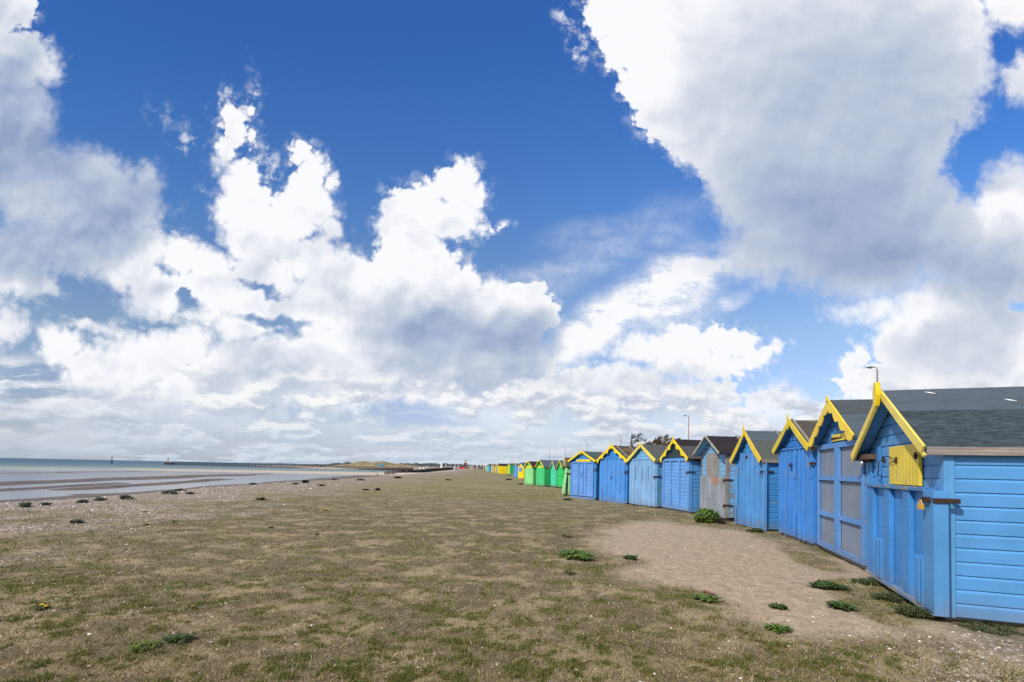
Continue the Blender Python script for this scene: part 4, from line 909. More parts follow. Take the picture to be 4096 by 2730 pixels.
def twigs(px, py, wpx, hm, label, z0=None):
    X_, Y_ = at(px, py); R_ = wpx / 2 / FPX * Y_; root = empty('dead_shrub', (X_, Y_, float(height(np.array([X_]), np.array([Y_]))[0]))); tag(root, label, 'shrub'); mb = MB()
    for k in range(70):
        a = random.random() * 2 * PI; rr = R_ * random.random(); q = a + random.uniform(-.8, .8); h = hm * random.uniform(.4, 1) * (1 - rr / R_ * .5)
        mb.tube([(rr * .3 * math.cos(a), rr * .3 * math.sin(a), 0), (rr * math.cos(a), rr * math.sin(a), h), (rr * math.cos(a) + .14 * math.cos(q), rr * math.sin(a) + .14 * math.sin(q), h * .8)], [.006, .004, .002], 3)
    mb.build('twigs', LB, root)
twigs(2885, 2098, 60, .22, 'dead brown twiggy shrub beside the green bush')
plant('leafy_plant', 3020, 2130, 64, .10, LD, 'dark leafy weed under the striped light blue hut', nl=120, L=.10, w=.04)
plant('grass_tuft', 3470, 2335, 110, .06, LO, 'matted green grass tuft at the far corner of the nearest hut', 'grass tuft', nl=420, L=.08, w=.012)
plant('grass_tuft', 3560, 2400, 130, .08, LO, 'matted green grass under the flap of the nearest hut', 'grass tuft', nl=520, L=.09, w=.012)
plant('grass_tuft', 3660, 2470, 120, .10, LO, 'long dry-tipped grass below the padlocked corner post', 'grass tuft', nl=520, L=.11, w=.012)
plant('grass_tuft', 3960, 2520, 220, .04, LO, 'thin grass along the foot of the nearest side wall', 'grass tuft', nl=420, L=.07, w=.010)
plant('leafy_plant', 712, 2572, 100, .05, LD, 'dark green feathery weed in the lower left foreground', nl=170, L=.07, w=.02)
plant('grass_tuft', 575, 2600, 110, .04, leafmat((.14, .18, .03)), 'bright yellow-green grass tuft in the lower left foreground', 'grass tuft', nl=260, L=.06, w=.008)
plant('flowering_weed', 165, 2447, 62, .04, LO, 'weed with three yellow flower heads near the lower left corner', 'weed', nl=60, L=.05, w=.02, flowers=4)
plant('flowering_weed', 768, 2438, 24, .03, LO, 'single bright yellow flower left of centre foreground', 'weed', nl=24, L=.03, w=.015, flowers=2)
for px, py, w_, f_, lb in ((1300, 2040, 40, 9, 'clump of many yellow flowers on the middle left turf'), (1218, 2040, 24, 3, 'few yellow flowers left of the many-flowered clump'), (585, 2047, 40, 4, 'yellow flowers at the edge of the shingle'), (583, 2102, 18, 2, 'yellow flower lower left of a lone pair on the shingle edge'), (700, 2086, 18, 2, 'lone yellow flower right of the shingle'), (1085, 2112, 16, 2, 'small yellow flower on plain turf left of centre'), (1270, 2140, 14, 1, 'tiny yellow flower below the many-flowered clump')):
    plant('flowering_weed', px, py, w_, .04, LO, lb, 'weed', nl=30, L=.06, w=.02, flowers=f_)
for px, py, w_, mt, lb in ((105, 2030, 78, LK, 'grey-green sea kale clump lowest on the left shingle'), (185, 2022, 30, LK, 'small grey-green sea kale beside the lowest clump'), (330, 2010, 32, LK, 'round blue-green sea kale on the shingle'), (400, 2003, 50, LK, 'pale grey-green sea kale right of the round one'),
        (505, 1998, 54, LK, 'sea kale clump in the middle of the shingle'), (680, 1976, 68, LK, 'wide green sea kale where the shingle meets the sand'), (722, 1962, 34, LB, 'dark seaweed-like clump behind the wide sea kale'), (760, 1975, 24, LK, 'small kale clump right of the dark one'), (308, 2092, 44, LK, 'blue-green sea kale out on the stony turf'),
        (1012, 1936, 26, LB, 'dark clump on the shingle left of the low yellow flowers'), (1218, 1932, 34, LB, 'dark humped clump at the crest of the beach'), (1180, 1938, 22, LK, 'small green clump left of the dark hump'), (1337, 1920, 22, LB, 'dark clump near the walkers on the crest'), (1285, 1946, 28, LB, 'dark clump in the turf below the crest'),
        (1445, 1924, 34, LD, 'dark green clump on the green crest mound'), (1590, 1914, 30, LD, 'dark round clump below the timber groyne'), (1463, 1962, 22, LB, 'left one of two dark lumps on a green patch'), (1512, 1962, 20, LB, 'right one of two dark lumps on a green patch'), (1795, 1922, 20, LD, 'dark clump in the middle turf far off'),
        (2035, 1921, 22, LD, 'dark plant before the far yellow huts'), (2085, 1939, 18, LD, 'dark plant left of the lime green hut'), (2037, 1903, 10, LD, 'small dark plant by the far green hut'), (2272, 2001, 28, LD, 'dark clump at the foot of the first green side-on hut'), (1045, 2003, 36, LD, 'dark green weed in the left middle turf')):
    yv = at(px, py)[1]; plant('shore_plant', px, py, w_ * random.uniform(.9, 1.2), min(.26, .06 + w_ / 2 / FPX * yv * .35) * random.uniform(.7, 1.3), mt, lb, 'plant', nl=110, L=.05 + .0045 * yv, w=.02 + .0022 * yv, group='low plants on the shingle and turf')
#PART4
# ------------------------------------------------------------------ sea structures
pile = simple('tarred_timber', (.028, .02, .02), .9, .2); pile2 = simple('wet_timber', (.05, .04, .035), .9, .2); rust = simple('rusted_sheet', (.06, .025, .02), .85, .2)
def lk(a, b, t): return tuple(a[i] + (b[i] - a[i]) * t for i in range(len(a)))
def shared(mb, name, mat): o = mb.build(name, mat); me = o.data; bpy.data.objects.remove(o); return me
def inst(name, me, parent, loc, rz=0., sc=None):
    o = bpy.data.objects.new(name, me); col.objects.link(o); o.parent = parent; o.location = loc; o.rotation_euler = (0, 0, rz)
    if sc: o.scale = sc
    return o
A = Vector((-459., 690., WATER)); B = Vector((-212., 612., WATER)); AB = B - A; ang = math.atan2(AB.y, AB.x); L = AB.length
pier = empty('pier', A, ang); tag(pier, 'long dark timber pier on many piles reaching out to sea', 'pier')
mb = MB(); mb.box(-.26, .26, -.35, .35, 0, 4.9); pm_ = shared(mb, 'pile', pile)
NP = 92
for k in range(NP): inst('pile', pm_, pier, (6 + (L - 6) * k / (NP - 1), 0, -1))
mb = MB(); mb.box(4, L, -.6, .6, 3.75, 4.1); mb.build('handrail', pile, pier)
mb = MB(); mb.hexa([(4, -.7, .2), (L, -.7, .2), (L, .7, .2), (4, .7, .2), (4, -.7, .55), (L, -.7, 1.3), (L, .7, 1.3), (4, .7, .55)]); mb.build('waling', rust, pier)
mb = MB(); mb.box(-9, 4, -2, 2, -1, 2.6); mb.build('pier_head', rust, pier)
mb = MB(); mb.tube([(-4.5, 0, 2.6), (-4.5, 0, 8)], .3); mb.box(-5.6, -3.4, -.6, .6, 7.6, 8); mb.tube([(-4.5, 0, 8), (-4.5, 0, 10)], .18); mb.ball((-4.5, 0, 8.6), (.5, .5, .5)); mb.build('beacon', pile, pier)
# river wall in front of the dunes
A2 = Vector((-212., 612., WATER)); B2 = Vector((-100., 520., WATER)); D2 = B2 - A2; L2 = D2.length
rw = empty('river_wall', A2, math.atan2(D2.y, D2.x)); tag(rw, 'low timber river wall with open bays in front of the dunes', 'wall')
mb = MB(); mb.box(-.3, .3, -.4, .4, 0, 4.2); pm2 = shared(mb, 'pile', simple('old_timber', (.11, .08, .06), .9, .2))
for k in range(56): inst('pile', pm2, rw, (L2 * k / 55, 0, -.5))
mb = MB(); mb.box(0, L2, -.5, .5, 3.1, 3.75); mb.build('capping', simple('old_timber', (.17, .13, .10), .9), rw)
mb = MB(); mb.hexa([(L2 * .35, -.3, 0), (L2, -.3, 0), (L2, .3, 0), (L2 * .35, .3, 0), (L2 * .35, -.3, .9), (L2, -.3, 2.9), (L2, .3, 2.9), (L2 * .35, .3, .9)]); mb.build('planking', pile, rw)
# groyne nearer, leading up to the promenade
G0 = Vector((-66., 268., -3.1)); G1_ = Vector((-64., 560., -.6)); GD = G1_ - G0; GL = Vector((GD.x, GD.y)).length; slope = GD.z / GL
gr = empty('groyne', G0, math.atan2(GD.y, GD.x)); tag(gr, 'dark timber groyne climbing the beach towards the promenade', 'groyne')
mb = MB(); mb.box(-.22, .22, -.25, .25, -1, 1.9); pm3 = shared(mb, 'pile', pile)
for k in range(72): t = k / 71; inst('pile', pm3, gr, (GL * t, 0, slope * GL * t), sc=(1, 1, .75 + .2 * math.sin(k * 2.1) ** 2 if t < .14 else 1))
def inc(x0, x1, z0, z1, w, name, m): mb = MB(); mb.hexa([(x0, -w, z0 + slope * x0), (x1, -w, z0 + slope * x1), (x1, w, z0 + slope * x1), (x0, w, z0 + slope * x0), (x0, -w, z1 + slope * x0), (x1, -w, z1 + slope * x1), (x1, w, z1 + slope * x1), (x0, w, z1 + slope * x0)]); mb.build(name, m, gr)
inc(0, GL, 1.0, 1.25, .3, 'rail', pile); inc(0, GL, .1, .3, .3, 'rail', pile); inc(38, GL, -.8, .95, .12, 'planking', simple('weedy_timber', (.035, .04, .03), .9, .2))
# channel marker
x, y, z = far(447, 1858, 640)
mk = empty('channel_marker', (x, y, WATER)); tag(mk, 'dark channel marker post with a cross-shaped topmark standing in the sea', 'marker')
mb = MB(); mb.tube([(0, 0, -1), (.1, 0, 5.6)], [.55, .6], 8); mb.build('post', pile, mk)
mb = MB(); mb.tube([(.1, 0, 5.6), (.1, 0, 9)], .22, 6); mb.hexa([(-1.4, -.3, 7.0), (1.6, -.3, 7.0), (1.6, .3, 7.0), (-1.4, .3, 7.0), (-1.4, -.3, 7.35), (1.6, -.3, 7.35), (1.6, .3, 7.35), (-1.4, .3, 7.35)]); mb.box(-1.5, 1., -.3, .3, 8.2, 8.4); mb.ball((.1, 0, 8.3), (.5, .5, .5)); mb.build('topmark', pile, mk)

# ------------------------------------------------------------------ dunes, far woods
def ridge(name, pts, Yd, depth, zb, mat, bump=.6, step=3., seed=1, base_py=None):
    """rounded landform: skyline given as (x m, height m) pairs"""
    xs_ = np.arange(pts[0][0], pts[-1][0] + step, step); hs = np.interp(xs_, [p[0] for p in pts], [p[1] for p in pts])
    vs = np.linspace(-1, 1, 25); XX, VV_ = np.meshgrid(xs_, vs); HH = np.interp(XX, xs_, hs)
    ZZ = zb + (HH - zb) * np.sqrt(np.clip(1 - VV_ ** 2, 0, 1)) ** 1.2 + (fbm(XX / 14, VV_ * 3 + 5, 4, seed) - .5) * bump * (1 - VV_ ** 2) * 2
    YY = Yd + VV_ * depth + (fbm(XX / 40, VV_ * 0 + 2, 2, seed + 3) - .5) * depth * .3
    return gridmesh(name, XX, YY, ZZ, mat, {})
def fx(px, Yd): return float(far(px, 1860, Yd)[0])
def fz(px, py, Yd): return float(far(px, py, Yd)[2])
dm, T = newmat('dune_sand'); g_ = T.n('ShaderNodeNewGeometry').outputs['Position']; n_ = T.noise(g_, .09, 6, .65); n2 = T.noise(g_, .5, 4, .6)
pbr(T, T.mix(T.sm(n2, .4, .65, 0, .5), T.mix(T.sm(n_, .42, .60), (.34, .26, .13), (.15, .12, .06)), (.10, .10, .03)), .95)
Y0 = 760
du = ridge('dunes', [(fx(p, Y0), fz(p, q, Y0)) for p, q in ((1340, 1866), (1372, 1864), (1395, 1859), (1425, 1856), (1440, 1851), (1454, 1846.5), (1470, 1847.5), (1482, 1849.5), (1500, 1853.5), (1514, 1848), (1528, 1846.3), (1545, 1849), (1560, 1853), (1590, 1856.5), (1612, 1860), (1640, 1861), (1652, 1862), (1666, 1867), (1690, 1868))], Y0, 70, -1.0, dm, .9, 2.5, 5); tag(du, kind='structure')
wdm, T = newmat('far_trees'); g_ = T.n('ShaderNodeNewGeometry').outputs['Position']; n_ = T.noise(g_, .06, 6, .7)
pbr(T, T.mix(T.sm(n_, .4, .62), (.030, .045, .055), (.075, .09, .085)), .95)  # bluish tint in the base colour stands in for distance haze
def wood(name, label, pts, Yd, depth, seed):
    o = ridge(name, [(fx(p, Yd), fz(p, q, Yd)) for p, q in pts], Yd, depth, -2., wdm, 7., 5., seed); tag(o, label, 'woodland', kind='stuff'); return o
wood('woodland', 'dark blue line of far woods behind the dunes and lighthouse', [(1585, 1862), (1600, 1856), (1630, 1854.5), (1650, 1854), (1700, 1855.5), (1740, 1857), (1766, 1857), (1778, 1853.5), (1800, 1858), (1820, 1857), (1840, 1860), (1870, 1862), (1900, 1864), (1940, 1865), (1990, 1868), (2080, 1870), (2300, 1872), (3000, 1885)], 1500, 60, 12)
wood('woodland', 'faint low wooded shore left of the dunes', [(1235, 1863), (1270, 1861), (1325, 1861), (1340, 1857), (1350, 1855.5), (1360, 1856.5), (1375, 1853), (1395, 1853.5), (1420, 1855), (1450, 1860)], 1200, 50, 14)
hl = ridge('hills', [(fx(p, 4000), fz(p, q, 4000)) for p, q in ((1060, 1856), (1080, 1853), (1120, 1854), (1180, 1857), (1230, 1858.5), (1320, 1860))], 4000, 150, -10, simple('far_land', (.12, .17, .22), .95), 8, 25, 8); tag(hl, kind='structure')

def house(name, px0, px1, pyb, pyt, Yd, wallc, roofc, label, cat='building', dp=5., roofh=.3, win=0, z0=None):
    """small far building: walls, pitched roof and windows"""
    x0, x1 = fx(px0, Yd), fx(px1, Yd); zb = fz((px0 + px1) / 2, pyb, Yd) - .6 if z0 is None else z0; zt = fz((px0 + px1) / 2, pyt, Yd); hw = (x1 - x0) / 2
    r = empty(name, ((x0 + x1) / 2, Yd, zb)); tag(r, label, cat); H_ = zt - zb; ze_ = H_ * (1 - roofh)
    mb = MB(); mb.box(-hw, hw, 0, dp, 0, ze_); mb.build('wall', simple('wall', wallc), r)
    mb = MB()
    if roofh > 0: mb.hexa([(-hw - .2, -.2, ze_), (hw + .2, -.2, ze_), (hw + .2, dp + .2, ze_), (-hw - .2, dp + .2, ze_), (-hw * .8, dp * .4, H_), (hw * .8, dp * .4, H_), (hw * .8, dp * .6, H_), (-hw * .8, dp * .6, H_)]); mb.build('roof', simple('roof', roofc), r)
    for k in range(win):
        mb = MB(); cx = -hw + 2 * hw * (k + .5) / win; mb.box(cx - hw / win * .55, cx + hw / win * .55, -.08, -.01, ze_ * .35, ze_ * .8); mb.build('window', simple('dark_glass', (.03, .05, .08), .2), r)
    return r
house('beach_kiosk', 1513, 1530.5, 1866, 1857, 650, (.10, .36, .60), (.16, .40, .60), 'small bright blue kiosk below the dune peaks', 'kiosk', roofh=.15, win=3)
house('lookout_tower', 1855, 1866.5, 1873, 1851, 600, (.26, .075, .04), (.8, .8, .78), 'red brick lookout tower with white top and grey cap', 'tower', roofh=.0, win=1)
tw = bpy.data.objects['lookout_tower']; Yd = 600; zb = tw.location.z; hb = fz(1860, 1851, Yd) - zb; k_ = fx(1866.5, Yd) - fx(1860.7, Yd)
mb = MB(); mb.box(-k_ * 1.12, k_ * 1.12, -.4, 5.4, hb + .01, hb + 1.0); mb.build('lookout_band', simple('white_wall', (.8, .8, .78)), tw)
mb = MB(); t = hb + 1.01; q = k_ * 1.15; mb.add([(-q, -.5, t), (q, -.5, t), (q, 5.5, t), (-q, 5.5, t), (0, 2.5, t + 1.5)], [(3, 2, 1, 0), (0, 1, 4), (1, 2, 4), (2, 3, 4), (3, 0, 4)]); mb.build('roof', simple('slate', (.16, .15, .14)), tw)
# lighthouse
x, y, _ = far(1766, 1871, 560); lh = empty('lighthouse', (x, y, -.2)); tag(lh, 'small white tapering lighthouse on the far shore', 'lighthouse')
hL = fz(1766, 1853.5, 560) + .2; white = simple('white_paint', (.82, .82, .80), .5)
mb = MB(); mb.tube([(0, 0, 0), (0, 0, hL * .72)], [1.25, .75], 12); mb.build('tower', white, lh)
mb = MB(); mb.tube([(0, 0, hL * .72), (0, 0, hL * .74), (0, 0, hL * .8)], [1.05, 1.15, 1.15], 12); mb.build('gallery', white, lh)
mb = MB(); mb.tube([(0, 0, hL * .8), (0, 0, hL * .93), (0, 0, hL)], [.85, .85, .2], 12); mb.build('lantern', white, lh)
for a in ((1870, 1893, 1873, 1865, 590, (.62, .60, .56), (.24, .20, .18), 'low white promenade building right of the lookout tower', 4), (1896, 1907, 1873, 1866, 570, (.34, .16, .12), (.16, .12, .11), 'low brick promenade building behind white lamp posts', 2),
          (1790, 1822, 1873, 1868, 620, (.60, .58, .52), (.42, .40, .36), 'long low pale building left of the lookout tower', 5), (1912, 1924, 1874, 1867.5, 540, (.12, .13, .14), (.10, .09, .11), 'dark low building right of the brick one', 2), (1928, 1946, 1875, 1869, 520, (.50, .44, .40), (.20, .17, .17), 'pale low building just left of the far green hut', 3)):
    house('promenade_building', a[0], a[1], a[2], a[3], a[4], a[5], a[6], a[7], 'building', win=a[8])
def vehicle(px, Yd, L_, H_, c, label, cat, van=True):
    x = fx(px, Yd); r = empty(cat.replace(' ', '_'), (x, Yd, float(height(np.array([x]), np.array([float(Yd)]))[0]) if Yd < 640 else fz(px, 1872, Yd))); tag(r, label, cat)
    mb = MB(); a = [(-L_ / 2, .35), (L_ / 2, .35), (L_ / 2, H_ * .55), (L_ * .42, H_ * .6), (L_ * .30, H_), (-L_ * .46, H_), (-L_ / 2, H_ * .6)] if van else [(-L_ / 2, .3), (L_ / 2, .3), (L_ / 2, H_ * .55), (L_ * .3, H_ * .6), (L_ * .15, H_), (-L_ * .3, H_), (-L_ * .46, H_ * .6), (-L_ / 2, H_ * .55)]
    mb.prism(a, -.9, .9, 'y'); mb.build('body', simple('car_paint', c, .35, .5), r, .05)
    mb = MB(); mb.box(-L_ * .25, L_ * .12, -.93, -.901, H_ * .62, H_ * .9); mb.build('window', simple('dark_glass', (.02, .03, .04), .15), r)
    for s_ in (-.32, .32):
        mb = MB(); mb.tube([(s_ * L_, -.92, .33), (s_ * L_, -.7, .33)], .33, 12); mb.build('wheel', simple('rubber', (.02, .02, .02)), r)
vehicle(1689, 600, 7.2, 2.6, (.8, .8, .8), 'white van parked left of the lighthouse', 'van'); vehicle(1709, 640, 4.4, 1.5, (.75, .75, .75), 'white car between the van and the lighthouse', 'car', False)
vehicle(1846, 560, 6.4, 2.6, (.62, .03, .04), 'red van parked beside the lookout tower', 'van'); vehicle(1827, 570, 4.5, 1.6, (.10, .17, .35), 'blue car left of the red van', 'car', False); vehicle(1873, 560, 4.5, 1.5, (.04, .09, .08), 'dark green car right of the tower', 'car', False); vehicle(1931, 480, 4.3, 1.5, (.05, .06, .12), 'dark car near the far huts', 'car', False)

# ------------------------------------------------------------------ street lamps
def lamp(px, py, polec, label, H_=8., Yd=None, arm=1.35):
    d = ray(px, py); t = (H_ - EYE) / d[2]; x, y = d[0] * t, d[1] * t
    r = empty('street_lamp', (x, y, 0)); tag(r, label, 'street lamp', 'grey street lamps behind the huts')
    mb = MB(); mb.tube([(0, 0, 0), (0, 0, 3.5), (0, 0, H_ - .1)], [.09, .062, .048], 10); mb.build('pole', simple('lamp_pole', polec, .5, .4), r, smooth=True)
    mb = MB(); mb.tube([(0, 0, H_ - .12), (-.06, 0, H_ + .0), (-.26, 0, H_ + .02)], .022, 8); mb.build('arm', simple('lamp_metal', (.22, .21, .20), .4, .5), r)
    mb = MB(); mb.prism([(-.22, H_ - .01), (-.28, H_ + .05), (-.48, H_ + .05), (-.68, H_ + .005), (-.52, H_ - .03), (-.32, H_ - .04)], -.10, .10, 'y'); mb.build('lamp_head', simple('lamp_metal', (.20, .19, .18), .4, .5), r, .02)
    mb = MB(); mb.ball((-.44, 0, H_ - .045), (.14, .07, .035)); mb.build('lens', simple('lens', (.6, .62, .62), .2, .5), r, smooth=True)
for px, py, c, lb in ((3509, 1471, (.26, .17, .17), 'street lamp above the nearest hut roof, the tallest in the photo'), (2755, 1664, (.26, .13, .13), 'reddish street lamp rising behind the dark-gabled hut'), (2484, 1742, (.11, .11, .13), 'dark street lamp behind the scalloped-gable hut'),
        (2349, 1768, (.11, .11, .13), 'dark street lamp behind the yellow-vent hut'), (2261, 1791, (.10, .10, .13), 'thin dark street lamp above the side-on light green hut'), (2199, 1799, (.10, .10, .13), 'thin dark street lamp above the toothed-gable emerald hut')):
    lamp(px, py, c, lb)
def mast(px, py, H_, c, label, r_=.05, ball=False):
    d = ray(px, py); t = (H_ - EYE) / d[2]; r = empty('pole', (d[0] * t, d[1] * t, 0)); tag(r, label, 'pole')
    mb = MB(); mb.tube([(0, 0, 0), (0, 0, H_)], [r_, r_ * .7], 8); mb.build('shaft', simple('pole_paint', c, .4), r)
    mb = MB(); mb.ball((0, 0, H_ - .1), (r_ * 3, r_ * 3, .22 if ball else r_ * 2)); mb.build('cap', simple('pole_cap', (.8, .8, .8), .4), r)
mast(2079, 1804, 12, (.30, .30, .33), 'plain tall pole above the yellow hut with the blue shutter'); mast(2219, 1818, 9, (.45, .46, .50), 'thin pole with white head above the turquoise hut', ball=True); mast(2250.5, 1829, 8, (.8, .8, .8), 'short white pole above the vivid green hut')
mast(2019, 1831, 14, (.6, .62, .66), 'pale tall pole among the white promenade lamps')
def swan(px, py, i, label, H_=6.):
    d = ray(px, py); t = (H_ - EYE) / d[2]; x, y = d[0] * t, d[1] * t
    r = empty('promenade_lamp', (x, y, 0)); tag(r, label, 'lamp post', 'white swan-neck lamps along the promenade')
    k = max(1, y / 260)
    mb = MB(); mb.tube([(0, 0, 0), (0, 0, H_ - .7)], [.16 * k, .13 * k], 8); mb.build('pole', white, r)
    mb = MB(); mb.tube([(0, 0, H_ - .7)] + [(-.45 + .45 * math.cos(a * PI / 6), 0, H_ - .7 + .6 * math.sin(a * PI / 6)) for a in range(1, 7)], .10 * k, 6); mb.build('swan_neck', white, r)
    mb = MB(); mb.ball((-1.0, 0, H_ - .85), (.34 * k, .34 * k, .34)); mb.build('lamp_head', simple('lamp_globe', (.85, .86, .88), .3), r, smooth=True)
SW = [(2067, 1834, 'nearest white swan-neck lamp, above the narrow blue hut'), (2028.5, 1840.5, 'white swan-neck lamp above the far green hut'), (2008.5, 1842.5, 'white swan-neck lamp above the plain yellow hut, right one'), (1991, 1844.5, 'white swan-neck lamp above the plain yellow hut, left one'), (1977, 1847, 'white swan-neck lamp above the yellow pair of huts'),
      (1962, 1849.5, 'white swan-neck lamp directly above the sky blue far hut'), (1952, 1850.5, 'white swan-neck lamp just left of the pale mint hut'), (1943, 1852, 'first thick white swan-neck lamp left of the huts'), (1934, 1853, 'second white swan-neck lamp left of the huts'), (1923.5, 1854.5, 'third white swan-neck lamp left of the huts'), (1910, 1856, 'leftmost clear white swan-neck lamp'), (1893, 1858, 'small white swan-neck lamp by the low white building'), (1884, 1860, 'tiny white swan-neck lamp nearest the lookout tower')]
for i, (a, b, c) in enumerate(SW): swan(a, b, i, c)
for px, py, Yd, lb in ((1784, 1860, 560, 'white post right of the lighthouse'), (1820, 1861, 560, 'white post over the long low building'), (1833, 1862, 540, 'white post left of the red van')):
    x, y, z = far(px, py, Yd); r = empty('post', (x, y, -.3)); tag(r, lb, 'post'); mb = MB(); mb.tube([(0, 0, 0), (0, 0, z + .3)], .28, 6); mb.ball((0, 0, z + .3), (.4, .4, .4)); mb.build('shaft', white, r)

# ------------------------------------------------------------------ wind-bent trees behind the huts
bark = simple('bark', (.085, .075, .07), .9, .2, 0, .3)
def limb(mb, p, d, L_, r0, n, wind, tips, depth=0, spread=.5):
    pts = [Vector(p)]; rr = [r0]; d = Vector(d).normalized()
    for k in range(n):
        d = (d + Vector(wind) * .16 + Vector((random.uniform(-1, 1), random.uniform(-1, 1), random.uniform(-1, 1))) * .16).normalized()
        pts.append(pts[-1] + d * L_ / n); rr.append(r0 * (1 - .75 * (k + 1) / n))
        if depth < 3 and k > 0 and random.random() < .85:
            nd = (d + Vector((random.uniform(-1, 1), random.uniform(-1, 1), random.uniform(-.6, 1))) * spread + Vector(wind) * .4).normalized()
            limb(mb, pts[-1], nd, L_ * random.uniform(.4, .65), rr[-1] * .62, max(3, n - 1), wind, tips, depth + 1, spread)
    mb.tube(pts, rr, 5); tips.append((pts[-1], d)); tips.append((pts[-2], d))
random.seed(21)
tx, ty, _ = far(2528, 1800, 46)
bt = empty('bare_tree', (tx, ty, 0)); tag(bt, 'small bare wind-bent tree behind the curvy-gabled hut roof', 'tree')
def tp(px, py, dy=0.): x_, y_, z_ = far(px, py, 46.); return Vector((x_ - tx, dy, z_))
mb = MB(); spans = [([(2526, 1860), (2524, 1790), (2525, 1768), (2531, 1752), (2540, 1745)], .09), ([(2530, 1800), (2533, 1772), (2541, 1762), (2553, 1756), (2572, 1762)], .05), ([(2531, 1752), (2548, 1748), (2562, 1752), (2574, 1764), (2588, 1774), (2602, 1778)], .05), ([(2525, 1768), (2522, 1755), (2529, 1744), (2533, 1740)], .04), ([(2533, 1772), (2546, 1767), (2560, 1766)], .03), ([(2548, 1748), (2553, 1742), (2560, 1740)], .03)]
paths = []
for pts, r_ in spans:
    P_ = [tp(a_, b_, random.uniform(-.2, .2)) for a_, b_ in pts]; mb.tube(P_, [r_ * (1 - .75 * i / (len(P_) - 1)) for i in range(len(P_))], 6); paths.append(P_)
mb.tube([(.15, 0, 0), tp(2526, 1860)], [.12, .09], 6)
mb.build('trunk', bark, bt)
mb = MB()
for P_ in paths:
    for j in range(34):
        i = random.randrange(max(1, len(P_) - 3), len(P_)) ; a = P_[i].lerp(P_[i - 1], random.random()) + Vector((random.uniform(-.1, .1), random.uniform(-.15, .15), random.uniform(-.08, .1)))
        v = Vector((random.uniform(-.1, 1), random.uniform(-.5, .5), random.uniform(-.35, .45))).normalized() * random.uniform(.10, .30)
        mb.tube([a, a + v * .5 + Vector((0, 0, .02)), a + v], [.018, .013, .006], 3)
mb.build('crown', simple('dark_twigs', (.04, .045, .04), .9), bt)
def blown_tree(px, name, label, leafc, H_, spreadx, lean, seed, Yd=46):
    random.seed(seed); x, y, _ = far(px, 1800, Yd); r = empty(name, (x, y, 0)); tag(r, label, 'tree')
    mb = MB(); tips = []; mb.tube([(0, 0, 0), (-.05, 0, 1.4), (.15, 0, 2.4)], [.2, .16, .13], 8)
    sprays = []
    for k in range(15):
        s_ = (k + .5) / 15; bx = -spreadx * .55 + spreadx * s_; base = Vector((bx * .3 + .15, random.uniform(-.2, .2), 2.0 + .5 * random.random()))
        top = H_ * (.77 + (.23 * (s_ / .74) ** 1.4 if s_ < .74 else .23 - .2 * (s_ - .74) / .26)) * random.uniform(.96, 1.02)
        tip = Vector((bx + lean, random.uniform(-.8, .8), top)); mid = base.lerp(tip, .5) + Vector((-.15, 0, -.1))
        mb.tube([base, mid, tip], [.07, .045, .015], 5); sprays.append((base, mid, tip))
    mb.build('trunk', bark, r)
    mb = MB()
    for b, m_, t_ in sprays:
        for j in range(44):
            k = random.uniform(.35, 1.0); p = (b.lerp(m_, k * 2) if k < .5 else m_.lerp(t_, k * 2 - 1)) + Vector((random.uniform(-.15, .15), random.uniform(-.25, .25), random.uniform(-.12, .12)))
            d = Vector((random.uniform(.5, 1.1), random.uniform(-.4, .4), random.uniform(.05, .75))).normalized(); L_ = random.uniform(.22, .5) * (1.15 - .5 * k)
            for q in range(9):  # flat feathery spray made of small slivers
                u = q / 9; c = p + d * L_ * u; n_ = Vector((random.uniform(-.4, 1), random.uniform(-1, 1), random.uniform(-.3, 1))).normalized(); e = n_.cross(d).normalized() * .03
                v = (d + n_ * .32).normalized() * .17 * (1.1 - u * .5)
                b0 = len(mb.v); mb.v += [tuple(c - e), tuple(c + e), tuple(c + v + e * .5), tuple(c + v * 1.25)]; mb.f.append((b0, b0 + 1, b0 + 2, b0 + 3)); mb.mi.append(0)
    mb.build('crown', leafc, r, recalc=False); return r
blown_tree(2622, 'cypress_tree', 'wind-swept brown and green cypress behind the palest blue hut', leafmat((.10, .062, .022), 'cypress'), 4.95, 3.2, .25, 5)
blown_tree(2680, 'cypress_tree', 'smaller wind-swept cypress to the right of the large one', leafmat((.11, .065, .03), 'cypress'), 4.45, 1.0, .2, 9)
x, y, _ = far(2061, 1858, 150); rb = empty('bare_bush', (x, y, 0)); tag(rb, 'rounded reddish bare bush behind the narrow blue hut', 'bush'); mb = MB()
for k in range(160):
    a = random.random() * 2 * PI; e = random.uniform(.1, 1.4); R_ = 1.6; p1 = Vector((R_ * math.cos(a) * math.cos(e), R_ * math.sin(a) * math.cos(e), 1.6 + 1.5 * math.sin(e)))
    mb.tube([(0, 0, .5), p1 * .6, p1], [.03, .025, .012], 3)
mb.build('twigs', simple('red_twigs', (.12, .07, .075), .9), rb)

